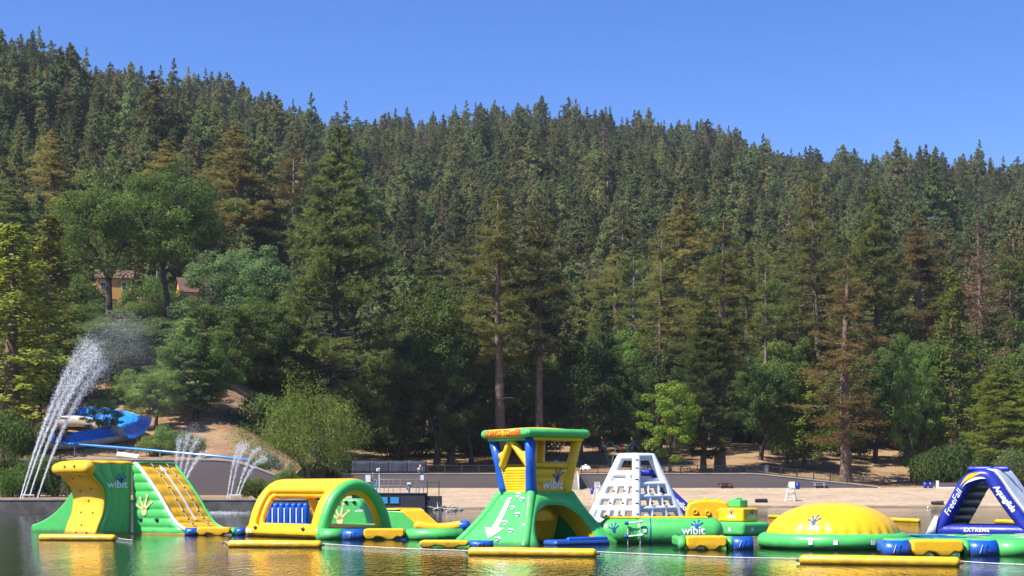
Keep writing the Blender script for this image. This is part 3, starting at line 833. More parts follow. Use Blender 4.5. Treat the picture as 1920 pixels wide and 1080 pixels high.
for k in range(40):
    px = -60 + (k % 20) * 32 + fill.uniform(-12, 12)
    Y = (fill.uniform(196, 226) if k < 20 else fill.uniform(226, 262))
    if k < 20 and (px > 470 or 95 < px < 300): Y += 34
    if 365 < px < 480 and k < 20: continue
    if px > 560: continue
    top = fill.uniform(600, 700) if k < 20 else fill.uniform(520, 600)
    if 170 < px < 400: top = max(top, 600)
    key = ('oak_c', 'oak_b', 'oak_c', 'cedar_b')[k % 4]
    T(key, px, top, Y, *(('leafy oak in the thicket behind the blue water slide',) if key[0] == 'o' else ('small conifer in the thicket behind the blue water slide',)),
      leaf=(L_OAKD, L_OAKG, L_OAK, L_CEDARP)[(k * 7 // 3) % 4], wpx=fill.uniform(105, 150), group='thicket oaks behind the water slide' if key[0] == 'o' else 'thicket conifers behind the water slide', rz=fill.uniform(0, 6))

for k in range(64):
    px = fill.uniform(-40, 560)
    Y = fill.uniform(196, 296)
    if 370 < px < 480 and Y < 226: continue
    if 60 < px < 275 and Y < 204: continue
    X = (px - 960) / F * Y; g0 = hz1(X, Y); h = fill.uniform(3.2, 6.5)
    if 150 < px < 400 and Y > 262: h = fill.uniform(2.0, 3.2)
    T(('shrub_a', 'shrub_b')[k % 2], px, HZ - (g0 + h - EYE) * F / Y, Y, 'leafy bush in the undergrowth of the slope behind the fountains', (L_OAK, L_OAKD, L_OAKG, L_OAK)[k % 4], wpx=h * fill.uniform(1.3, 1.9) * F / Y,
      group='undergrowth bushes behind the fountains', name='bush', cat='bush', rz=fill.uniform(0, 6))
for k, (px, top, Y, w_) in enumerate(((8, 835, 158, 90), (62, 842, 159, 80), (105, 850, 160, 80), (150, 872, 158, 60), (20, 760, 168, 120))):
    T(('shrub_b', 'shrub_a')[k % 2], px, top, Y, 'dark leafy bush at the foot of the wall near the tall fountain', (L_OAKD, L_OAK)[k % 2], wpx=w_, group='bushes at the fountain wall', name='bush', cat='bush', rz=k)
for px, top, Y, w_, lab in ((312, 792, 177, 70, 'green bush at the foot of the pale conifer'), (352, 806, 173, 75, 'dark bush on the wall edge below the pale conifer'), (284, 812, 174, 60, 'small bush between the water slide and pale conifer'), (538, 866, 161, 60, 'low bush where the dark wall runs out under the willow'), (500, 848, 168, 70, 'leafy bush above the end of the dark wall')):
    T('shrub_b', px, top, Y, lab, L_OAK if px != 352 else L_OAKD, wpx=w_, name='bush', cat='bush')
for k in range(26):
    px = 690 + k * 47 + fill.uniform(-15, 15)
    if 1330 < px < 1480 or 1600 < px < 1690: continue
    Y = fill.uniform(262, 300); g0 = hz1((px - 960) / F * Y, Y); h = fill.uniform(3, 6)
    T(('shrub_a', 'shrub_b')[k % 2], px, HZ - (g0 + h - EYE) * F / Y, Y, 'dark leafy bush under the trees of the picnic slope', (L_OAKD, L_OAK)[k % 2], wpx=h * 1.6 * F / Y, group='undergrowth bushes of the picnic slope', name='bush', cat='bush', rz=fill.uniform(0, 6))

# ------------------------------------------------------------------ the forest on the hillside
def far_mesh(name, tb_lf, leaf, bark=BARKG):
    tb, (V, Fc) = tb_lf
    tv = np.array(tb.v); tf = []
    for f in tb.f:
        for i in range(1, len(f) - 1): tf.append((f[0], f[i], f[i + 1]))
    tf = np.array(tf)
    allV = np.concatenate([tv, V]); allF = np.concatenate([tf, Fc + len(tv)])
    return fast_mesh(name, allV, allF, [bark, leaf], np.concatenate([np.zeros(len(tf)), np.ones(len(Fc))])), float(V[:, 2].max())
FAR = []
def fcon(seed, **k):
    a = dict(H=20, cb=.06, Rr=4.0, nb=72, tufts=1000, m=7, l=.72, w=.36, stubs=0, gap=.28, droop=.08, shape=.82, tip=5); a.update(k)
    return make_pine(seed, **a)
FAR.append(far_mesh('hillside_conifer', fcon(101), L_FAR))
FAR.append(far_mesh('hillside_conifer', fcon(102, Rr=3.1, H=22, shape=.9), L_FAR))
FAR.append(far_mesh('hillside_conifer', fcon(103, Rr=4.3, shape=.65, H=18, gap=.42, tip=6), L_FAR))
FAR.append(far_mesh('hillside_conifer', fcon(104, Rr=3.8, shape=.85, cb=.2, gap=.45, droop=0), L_FAR))
FAR.append(far_mesh('hillside_oak', make_broad(105, H=11, Wd=4.4, base=.1, ncl=34, lv=34, ls=.7, forks=3), L_FARO))
FAR.append(far_mesh('hillside_dead_pine', fcon(106, tufts=380, m=5, gap=.5), L_DEAD))

frng = np.random.default_rng(5)
pts = []
Y = 300.0
while Y < 1130:
    sp = 5.3 + (Y - 300) * 0.0014
    X0, X1 = (-280 - 960) / F * Y, (2200 - 960) / F * Y
    n = int((X1 - X0) / sp)
    xs = X0 + (np.arange(n) + frng.uniform(0, 1, n)) * sp
    ys = Y + frng.uniform(-.5, .5, n) * sp
    us = 960 + F * xs / ys
    ok = (ys < ridge_Y(us) + 40) & (frng.random(n) > .08)
    pts.append(np.stack([xs[ok], ys[ok]], 1))
    Y += sp * .95
pts = np.concatenate(pts)
# clearing by the ochre house and the roofed house, hillside houses
HOUSES = [(215, 565, 300), (362, 560, 296), (1735, 410, 560), (1785, 408, 575), (1850, 418, 520), (1845, 372, 640), (1666, 386, 640)]
keep = np.ones(len(pts), bool)
for hx, hy, hY in HOUSES:
    X = (hx - 960) / F * hY
    keep &= ~((np.abs(pts[:, 0] - X) < (5.5 if hY < 400 else 8)) & (pts[:, 1] > hY - (12 if hY < 400 else 26)) & (pts[:, 1] < hY + (5 if hY < 400 else 12)))
pts = pts[keep]
zs = hill_z(pts[:, 0], pts[:, 1])
n = len(pts)
patch = np.sin(pts[:, 0] * .021 + 1) * np.cos(pts[:, 1] * .017) + frng.normal(size=n) * .55
kind = np.where(patch > .8, 4, np.where(patch > .25, 2, np.where(frng.random(n) < .16, 1, np.where(frng.random(n) < .5, 0, 3))))
kind = np.where(frng.random(n) < .012, 5, kind)
scl = frng.uniform(.5, 1.22, n) * np.where(kind == 4, .9, 1.0)
scl *= np.where(frng.random(n) < .07, 1.3, 1.0)
scl *= 1 + .26 * np.sin(pts[:, 0] * .045 + 2) * np.cos(pts[:, 1] * .038)
rot = frng.uniform(0, 6.28, n)
# which 300 show largest: a coarse front-to-back coverage count
order = np.argsort(pts[:, 1])
cov = np.zeros((270, 480), bool)
for px, w, t, b in [(22, 130, 415, 800), (92, 100, 400, 700), (205, 200, 335, 700), (318, 180, 300, 700), (455, 190, 455, 800), (622, 190, 250, 800), (452, 110, 240, 500),
                    (822, 180, 520, 800), (945, 110, 360, 800), (1012, 120, 390, 800), (1150, 90, 460, 800), (1268, 120, 370, 800), (1350, 110, 420, 800), (1538, 110, 340, 800),
                    (1650, 120, 360, 800), (1722, 90, 410, 800), (1843, 90, 410, 800), (1497, 80, 410, 800), (1586, 110, 490, 800), (1900, 90, 440, 800)]:
    cov[int(t / 4):int(b / 4), max(0, int((px - w / 2) / 4)):int((px + w / 2) / 4)] = True
cov[600 // 4:] = True
vis = np.zeros(n)
for i in order:
    X, Yy = pts[i]; k = F / Yy
    cx = 960 + X * k; hh = FAR[kind[i]][1] * scl[i]
    yt = HZ - (zs[i] + hh - EYE) * k; yb = HZ - (zs[i] - EYE) * k
    hw = 2.3 * scl[i] * k
    a, b_, c, d = int(max(0, yt / 4)), int(min(270, yb / 4)), int(max(0, (cx - hw) / 4)), int(min(480, (cx + hw) / 4 + 1))
    if a >= b_ or c >= d: continue
    s_ = cov[a:b_, c:d]; vis[i] = s_.size - s_.sum(); s_[:] = True
best = set(np.argsort(-vis)[:290].tolist())
FLAB = {0: ('pointed dark green conifer in the dense forest covering the hillside', 'pointed conifers on the hillside'),
        1: ('narrow dark green conifer in the dense forest covering the hillside', 'narrow conifers on the hillside'),
        2: ('broad rounded conifer in the dense forest covering the hillside', 'rounded conifers on the hillside'),
        3: ('loose ragged conifer in the dense forest covering the hillside', 'ragged conifers on the hillside'),
        4: ('round greyish oak among the conifers covering the hillside', 'oaks on the hillside'),
        5: ('dead brown conifer among the green forest covering the hillside', 'dead conifers on the hillside')}
src = {}
for i in sorted(best, key=lambda j: -vis[j]):
    k = int(kind[i])
    o = link(('conifer_tree', 'conifer_tree', 'conifer_tree', 'conifer_tree', 'oak_tree', 'dead_conifer_tree')[k], FAR[k][0], None, (pts[i, 0], pts[i, 1], zs[i] - .3), rot[i])
    o.scale = (scl[i] * frng.uniform(.9, 1.3),) * 2 + (scl[i] * frng.uniform(.85, 1.15),)
    tag(o, FLAB[k][0], 'tree', FLAB[k][1])
    src.setdefault(k, o)
for k in range(6):
    if k not in src:
        j = int(np.argmax(np.where(kind == k, vis, -1))); best.add(j)
        o = link('conifer_tree', FAR[k][0], None, (pts[j, 0], pts[j, 1], zs[j] - .3), rot[j]); o.scale = (scl[j],) * 3
        tag(o, FLAB[k][0], 'tree', FLAB[k][1]); src[k] = o
rest = np.array([i for i in range(n) if i not in best])
fm = bpy.data.meshes.new('forest')
fm.vertices.add(len(rest))
fm.vertices.foreach_set('co', np.stack([pts[rest, 0], pts[rest, 1], zs[rest] - .3], 1).astype(np.float32).ravel())
at = fm.attributes.new('tree_index', 'INT', 'POINT'); at.data.foreach_set('value', kind[rest].astype(np.int32))
at = fm.attributes.new('tree_turn', 'FLOAT', 'POINT'); at.data.foreach_set('value', rot[rest].astype(np.float32))
at = fm.attributes.new('tree_size', 'FLOAT_VECTOR', 'POINT'); wd_ = scl[rest] * frng.uniform(.9, 1.3, len(rest)); at.data.foreach_set('vector', np.stack([wd_, wd_, scl[rest] * frng.uniform(.8, 1.15, len(rest))], 1).astype(np.float32).ravel())
forest = link('forest', fm)
tag(forest, 'dense dark green conifer forest covering the far hillside', 'forest', kind='stuff')
ng = bpy.data.node_groups.new('forest', 'GeometryNodeTree')
ng.interface.new_socket('Geometry', in_out='INPUT', socket_type='NodeSocketGeometry')
ng.interface.new_socket('Geometry', in_out='OUTPUT', socket_type='NodeSocketGeometry')
gi, go = ng.nodes.new('NodeGroupInput'), ng.nodes.new('NodeGroupOutput')
prev = gi.outputs[0]
joined = ng.nodes.new('GeometryNodeJoinGeometry')
def attr(nm, ty):
    a = ng.nodes.new('GeometryNodeInputNamedAttribute'); a.data_type = ty; a.inputs[0].default_value = nm; return a
tx = attr('tree_index', 'INT'); tt = attr('tree_turn', 'FLOAT'); tz = attr('tree_size', 'FLOAT_VECTOR')
cx = ng.nodes.new('ShaderNodeCombineXYZ'); ng.links.new(tt.outputs[0], cx.inputs[2])
for k in range(6):
    oi = ng.nodes.new('GeometryNodeObjectInfo'); oi.inputs[0].default_value = src[k]; oi.transform_space = 'ORIGINAL'; oi.inputs[1].default_value = True
    cmp_ = ng.nodes.new('FunctionNodeCompare'); cmp_.data_type = 'INT'; cmp_.operation = 'EQUAL'
    ng.links.new(tx.outputs[0], cmp_.inputs[2]); cmp_.inputs[3].default_value = k
    ip = ng.nodes.new('GeometryNodeInstanceOnPoints')
    ng.links.new(gi.outputs[0], ip.inputs['Points']); ng.links.new(cmp_.outputs[0], ip.inputs['Selection'])
    ng.links.new(oi.outputs['Geometry'], ip.inputs['Instance']); ng.links.new(cx.outputs[0], ip.inputs['Rotation']); ng.links.new(tz.outputs[0], ip.inputs['Scale'])
    ng.links.new(ip.outputs[0], joined.inputs[0])
ng.links.new(joined.outputs[0], go.inputs[0])
forest.modifiers.new('trees', 'NODES').node_group = ng
# ------------------------------------------------------------------ the floating inflatables
def catmull(pts, n=6):
    pts = [np.array(p, float) for p in pts]; out = []
    for i in range(len(pts) - 1):
        p0, p1, p2, p3 = pts[max(i - 1, 0)], pts[i], pts[i + 1], pts[min(i + 2, len(pts) - 1)]
        for k in range(n):
            t = k / n
            out.append(.5 * ((2 * p1) + (p2 - p0) * t + (2 * p0 - 5 * p1 + 4 * p2 - p3) * t * t + (3 * p1 - p0 - 3 * p2 + p3) * t ** 3))
    out.append(pts[-1]); return out

def wordmark(parent, mapf, size, m_text=PRW, m_hand=PRB, hand=True, rz=None, hx=.62, hy=.95):
    o = link('wordmark', text_mesh('wibit', size, m_text, mapf, bold=size * .018), parent)
    if rz is not None: o.rotation_euler = (0, 0, rz)
    if hand:
        h = hand_print(MB(), lambda x, y: mapf(x + size * hx, y + size * hy), size * 1.05).build('hand_emblem', m_hand, parent, smooth=False)
        if rz is not None: h.rotation_euler = (0, 0, rz)
    return o

def grip(parent, p, n, s=.16, m=BLK, rz=None):
    """a small webbing hand-hold"""
    n = Vector(n).normalized(); p = Vector(p)
    side = n.cross(Vector((0, 0, 1)))
    side = side.normalized() if side.length > .1 else Vector((1, 0, 0))
    mb = MB().tube([p - side * s * .5 - n * .02, p - side * s * .3 + n * s * .35, p + side * s * .3 + n * s * .35, p + side * s * .5 - n * .02], s * .13, 6)
    mb.tube([p - n * .01, p + n * .012], [s * .5, s * .45], 10, cap='flat')
    return mb.build('hand_grip', m, parent, rz=rz)

# --- A: overhanging climbing wall joined to a slide
def climbing_unit():
    c = WP(247, 1001)
    root = empty('climbing_wall_slide', (c.x, c.y, 0))
    tag(root, 'yellow and green inflatable with overhanging climbing wall and padded slide', 'inflatable')
    a1, a2 = R(40), R(-30)
    L1 = 3.5
    prof = catmull([(-2.15, 3.12), (-1.95, 2.84), (-1.5, 2.3), (-1.36, 1.73), (-1.42, 1.06), (-1.66, .42), (-1.78, .02), (-1.8, -.12)], 5)
    zs_ = [p[1] for p in prof][::-1]; xs_ = [p[0] for p in prof][::-1]
    xl = lambda z: float(np.interp(z, zs_, xs_))
    poly = [(0, -.12), (0, 3.45), (-2.25, 3.45)] + [(p[0] + .03, p[1]) for p in prof]
    MB().prism(poly, .10, L1, 0).build('green_body', GRN, root, rz=a1, bevel=.06)
    def side(u, v):
        z = -.1 + v * 3.52; x = xl(min(z, 3.12)) if z < 3.12 else -2.2
        pil = abs(math.sin(math.pi * u * 4)) ** .5 * (0.03 + .10 * max(0, v - .72))
        e = min(1, min(u, 1 - u) * 9) ** .5
        return (x * (1 - u), .10 - .14 * e - pil * e, z)
    MB().grid(side, 40, 40).build('quilted_side', GRN, root, rz=a1)
    def face(u, v):
        p = prof[0] * (1 - v) + prof[-1] * v if False else None
        i = v * (len(prof) - 1); k = min(int(i), len(prof) - 2); q = prof[k] * (1 - (i - k)) + prof[k + 1] * (i - k)
        d = prof[min(k + 1, len(prof) - 1)] - prof[k]; d = d / np.linalg.norm(d)
        n = np.array([d[1], -d[0]]); bul = .07 * (1 - (2 * u - 1) ** 4) + .012 * math.sin(v * 40) * math.sin(u * 9)
        return (q[0] + n[0] * bul, -.03 + u * (L1 + .03), q[1] + n[1] * bul)
    MB().grid(face, 20, 44).build('climbing_panel', YEL, root, rz=a1, solid=.08)
    MB().tube([(-2.12, -.02, 3.2), (-2.12, L1 * .5, 3.22), (-2.12, L1 + .02, 3.2)], .31, 20).build('overhang_roll', YEL, root, rz=a1)
    MB().grid(lambda u, v: (-2.15 + u * 2.25, -.05 + v * (L1 + .05), 3.46 + .09 * math.sin(math.pi * v) ** .4 + .02 * math.sin(u * 16)), 24, 10).build('top_deck', YEL, root, rz=a1, solid=.1)
    MB().prism([(.0, -.1), (.0, .07), (-1.86, .07), (-1.86, -.1)], -.10, L1).build('base_skirt', YEL, root, rz=a1, bevel=.03)
    for (y, z) in ((.9, 3.3), (2.0, 3.3)):
        grip(root, (-2.42, y, z), (-1, 0, .1), .17, BLK, a1)
    for (y, t) in ((1.1, .12), (2.1, .16), (.95, .30), (2.3, .33), (1.5, .45), (.9, .58), (2.2, .58), (1.6, .72), (.8, .84), (2.0, .85)):
        q = face(y / L1, t); grip(root, (q[0] - .03, q[1], q[2]), (-1, 0, -.3 + t * .6), .15, BLK if t > .4 else DWOOD, a1)
    wordmark(root, planemap((-.80, -.185, 2.42), (1, 0, 0), (0, 0, 1)), .50, rz=a1, hx=.45, hy=.62)
    # the slide
    L2 = 2.75
    sl = catmull([(.12, 3.45), (.30, 3.38), (.86, 2.78), (1.6, 1.86), (2.2, .98), (2.65, .48), (3.1, .26)], 6)
    def S(t):
        i = t * (len(sl) - 1); k = min(int(i), len(sl) - 2); return sl[k] * (1 - (i - k)) + sl[k + 1] * (i - k)
    def Sn(t):
        d = S(min(1, t + .02)) - S(max(0, t - .02)); d = d / np.linalg.norm(d); return np.array([-d[1], d[0]])
    MB().prism([(0, -.12), (3.1, -.12)] + [(p[0] - .05, p[1] - .05) for p in sl[::-1]] + [(0, 3.4)], .12, L2 - .05).build('green_body', GRN, root, rz=a2, bevel=.05)
    xr = lambda z: float(np.interp(z, [p[1] for p in sl[::-1]], [p[0] for p in sl[::-1]]))
    def side2(u, v):
        z = -.1 + v * 3.5; e = min(1, min(u, 1 - u) * 8) ** .5
        pil = abs(math.sin(math.pi * v * 8)) ** .6 * .05
        return (u * (xr(z) - .03), .12 - (.12 + pil) * e, z)
    MB().grid(side2, 24, 64).build('quilted_side', GRN, root, rz=a2)
    MB().tube([(p[0] + .02, .04, p[1]) for p in sl[1:]], .085, 10).build('edge_piping', WHT, root, rz=a2)
    MB().tube([(p[0] + .0, L2, p[1] + .0) for p in sl[1:]], .075, 12).build('side_rail', GRN, root, rz=a2)
    def slope(u, v):
        p, n = S(v), Sn(v)
        b = .045 * abs(math.sin(math.pi * v * 10)) * (.55 + .45 * abs(math.sin(math.pi * u * 4)))
        return (p[0] + n[0] * b, .14 + u * (L2 - .28), p[1] + n[1] * b)
    MB().grid(slope, 24, 90).build('sliding_surface', YEL, root, rz=a2)
    MB().grid(lambda u, v: (-.05 + u * .35, .0 + v * L2, 3.44 + .08 * math.sin(math.pi * v) ** .4), 6, 12).build('top_deck', GRN, root, rz=a2, solid=.08)
    def onslope(t, y, lift=.10): p, n = S(t), Sn(t); return (p[0] + n[0] * lift, y, p[1] + n[1] * lift)
    ar = MB()
    ar.grid(lambda u, v: onslope(.26 + v * .50, 1.5 + (u - .5) * .17, .062), 2, 30)
    ar.grid(lambda u, v: onslope(.17 + v * .10, 1.5 + (u - .5) * .42 * v, .062), 4, 8)
    ar.build('arrow_print', PRW, root, smooth=False, rz=a2)
    for y in (.95, 2.05):
        MB().tube([onslope(t, y, .09) for t in np.linspace(.06, .9, 24)], .013, 6).build('climbing_rope', ROPE, root, rz=a2)
        for t in np.linspace(.12, .86, 8):
            q = Vector(onslope(t, y, .10))
            MB().tube([q - Vector((0, .05, 0)), q + Vector((0, .05, 0))], .034, 8).build('rope_bead', PRB, root, rz=a2)
    hand_print(MB(), planemap((.78, -.075, 1.40), (1, 0, 0), (0, 0, 1)), 1.0).build('hand_emblem', PRC, root, smooth=False, rz=a2)
    MB().prism([(0, -.1), (3.2, -.1), (3.2, .07), (0, .07)], -.05, L2).build('base_skirt', YEL, root, rz=a2, bevel=.03)
    for x in (.55, 1.5): grip(root, (x, -.06, .72), (0, -1, 0), .2, BLK, a2)
    for ch in root.children:
        ch.scale.x = 1.06 if abs(ch.rotation_euler.z - a1) < .01 else 1.12
    # buttress behind the climbing wall
    bp = [(.5, -.12), (.5, 2.35)] + [tuple(p) for p in catmull([(0, 2.05), (-.55, 1.42), (-1.15, .92), (-1.85, .55), (-2.45, .36)], 4)] + [(-2.5, -.12)]
    MB().prism(bp, 0, 1.8).build('buttress', GRN, root, loc=(-3.75, 2.7, 0), rz=R(-20), bevel=.08)
    return root
climbing_unit()

# --- B: arched tunnel
def tunnel():
    th = R(42); W, L, h = 3.74, 5.7, 2.42
    c = WP(600, 1010)
    root = empty('arched_tunnel', (c.x, c.y, 0), th)
    tag(root, 'yellow inflatable tunnel with side window and green rimmed arch', 'inflatable')
    half = catmull([(0, 0), (.12, .5), (.32, 1.1), (.62, 1.66), (1.03, 2.08), (1.42, 2.30), (W / 2, 2.38)], 6)
    SP = [np.array(q) for q in half] + [np.array((W - q[0], q[1])) for q in half[-2::-1]]
    cl = np.concatenate([[0], np.cumsum([np.linalg.norm(SP[i + 1] - SP[i]) for i in range(len(SP) - 1)])]); cl /= cl[-1]
    def sec(a, off=0.0):
        v = a / math.pi; x = float(np.interp(v, cl, [q[0] for q in SP])); z = float(np.interp(v, cl, [q[1] for q in SP]))
        return W / 2 + (x - W / 2) * (1 - off / (W / 2)), z * (1 - off / 2.4)
    def vault(u, v):
        x, z = sec(math.pi * v); return (x, u * L, z + .05)
    def win(u, v): return (.10 < u < .90) and (.072 < v < .33 or .67 < v < .928)
    MB().grid(vault, 29, 56, skip=win).build('vault', YEL, root, solid=.26, offset=-1, sub=1)
    # rounded collar round the near window
    k = [(.14, .075), (.86, .075), (.895, .10), (.895, .29), (.85, .33), (.16, .33), (.105, .29), (.105, .10)]
    loop = []
    for i in range(len(k)):
        a, b = np.array(k[i]), np.array(k[(i + 1) % len(k)])
        for t in np.linspace(0, 1, 6)[:-1]: loop.append(a + (b - a) * t)
    pts_ = [vault(*q) for q in loop]
    MB().tube([(p[0] + .08, p[1], p[2] - .05) for p in pts_], .15, 10, closed=True).build('window_collar', YEL, root)
    MB().tube([(sec(a, .02)[0], -.06, sec(a, .02)[1] + .03) for a in np.linspace(0.0, math.pi, 40)], .25, 14).build('arch_rim', GRN, root)
    MB().tube([(sec(a, .30)[0], .08, sec(a, .30)[1] + .03) for a in np.linspace(0.05, math.pi - .05, 36)], .17, 12).build('inner_arch', YEL, root)
    MB().tube([(.06, .1, .24), (.06, L, .24)], .30, 14).build('base_tube', YEL, root)
    MB().tube([(W - .06, .1, .24), (W - .06, L, .24)], .30, 14).build('base_tube', YEL, root)
    MB().tube([(0, -.12, .24), (W, -.12, .24)], .27, 14).build('front_sill', GRN, root)
    MB().box((W / 2, L / 2, .30), (W - .3, L - .3, .25)).build('floor', YEL, root, bevel=.06)
    a = R(58)
    def rm(x, y):   # lettering lies on the vault
        v = .395 + y / 5.4; q = vault(min(1, max(0, .50 - x / L)), v); q2 = vault(.5, v + .01); q1 = vault(.5, v - .01)
        d = Vector((q2[0] - q1[0], 0, q2[2] - q1[2])).normalized()
        return Vector(q) + Vector((-d.z, 0, d.x)) * .03
    wordmark(root, rm, .42, hx=.9, hy=.35)
    for y in (1.0, 4.9): grip(root, (-.24, y, .42), (-1, 0, .3), .2, DWOOD)
    for y in (5.25, 5.5): MB().box((-.262, y, .26), (.01, .16, .18)).build('print_patch', PRW, root, smooth=False)
    return root
tunnel()

# --- behind the tunnel
def blue_wall():
    c = P(540, 989, 88); root = empty('striped_bouncer', (c.x, 88, 0), R(-6)); tag(root, 'blue inflatable wall with white vertical stripes seen through the tunnel window', 'inflatable')
    b = MB()
    for i in range(7): b.tube([(-1.05 + i * .35, 0, .1), (-1.05 + i * .35, 0, 1.28)], .19, 12)
    b.box((0, .25, .68), (2.3, .45, 1.3)); b.build('tube_wall', BLU, root)
    for i in range(6): MB().box((-.87 + i * .35, -.195, .72), (.07, .03, .85)).build('white_stripe', PRW, root, smooth=False)
    MB().tube([(-1.2, -.3, .1), (1.2, -.3, .1)], .18, 10).build('base_tube', BLU, root)
blue_wall()
def green_tower():
    c = P(652, 995, 82); root = empty('green_pillar', (c.x, 82, 0), R(-14)); tag(root, 'pale green rounded inflatable block with hand print behind the arch', 'inflatable')
    MB().prism([(-1.2, -.1), (1.25, -.1), (1.02, .9), (.80, 1.5), (.55, 1.68), (-1.2, 1.72)], 0, 2.2).build('block', GRN, root, bevel=.22, seg=4)
    hand_print(MB(), planemap((-.45, -.012, .85), (1, 0, 0), (0, 0, 1)), 1.15).build('hand_emblem', PRC, root, smooth=False)
    wordmark(root, planemap((.62, -.012, 1.05), (1, 0, 0), (0, 0, 1)), .22)
    for x in (-.55, -.1, .35): grip(root, (x, -.01, 1.52), (0, -1, 0), .2)
    MB().tube([(-1.4, .1, .12), (1.5, .1, .12)], .25, 12).build('base_tube', GRN, root)
green_tower()
def ribbed_ramp():
    c = P(716, 1000, 77); root = empty('ribbed_ramp', (c.x, 77, 0), R(-22)); tag(root, 'low yellow ribbed inflatable ramp beside the green arch', 'inflatable')
    MB().prism([(0, -.1), (2.2, -.1), (2.15, .22), (1.1, 1.12), (0.05, 1.17)], .02, 2.4).build('green_body', GRN, root, bevel=.1)
    def fn(u, v):
        q = np.array([1.02, 1.15]) * (1 - v) + np.array([2.2, .2]) * v if v >= 0 else 0
        return (q[0] + .045 * abs(math.sin(u * math.pi * 9)) ** .6, u * 2.4, q[1] + .05 * abs(math.sin(u * math.pi * 9)) ** .6)
    MB().grid(fn, 54, 6).build('ribbed_slope', YEL, root, solid=.05)
    MB().grid(lambda u, v: (-.05 + v * 1.1, u * 2.4, 1.17 + .05 * abs(math.sin(u * math.pi * 9)) ** .6), 54, 5).build('top_deck', YEL, root, solid=.05)
    c = P(842, 996, 73); r2 = empty('curved_bolster', (c.x - .5, 73, 0), R(-3)); tag(r2, 'low yellow curved inflatable bolster between ramp and guard tower', 'inflatable')
    MB().tube([(-1.0 + 2.0 * t, 0, .34 + .12 * abs(2 * t - 1) ** 2) for t in np.linspace(0, 1, 14)], .24, 14).build('bolster', YEL, r2)
    MB().tube([(1.1, 0, .42), (1.34, 0, .46)], .27, 14).build('end_band', BLU, r2)
    c = P(755, 996, 72); r3 = empty('flat_pad', (c.x, 72, 0), 0); tag(r3, 'flat blue floating pad beside the yellow ramp', 'inflatable')
    MB().box((0, 0, .14), (2.2, 1.6, .34)).build('pad', BLU, r3, bevel=.12)
    MB().box((0, 0, .315), (1.7, 1.2, .012)).build('grip_panel', BLU, r3, smooth=False)
ribbed_ramp()

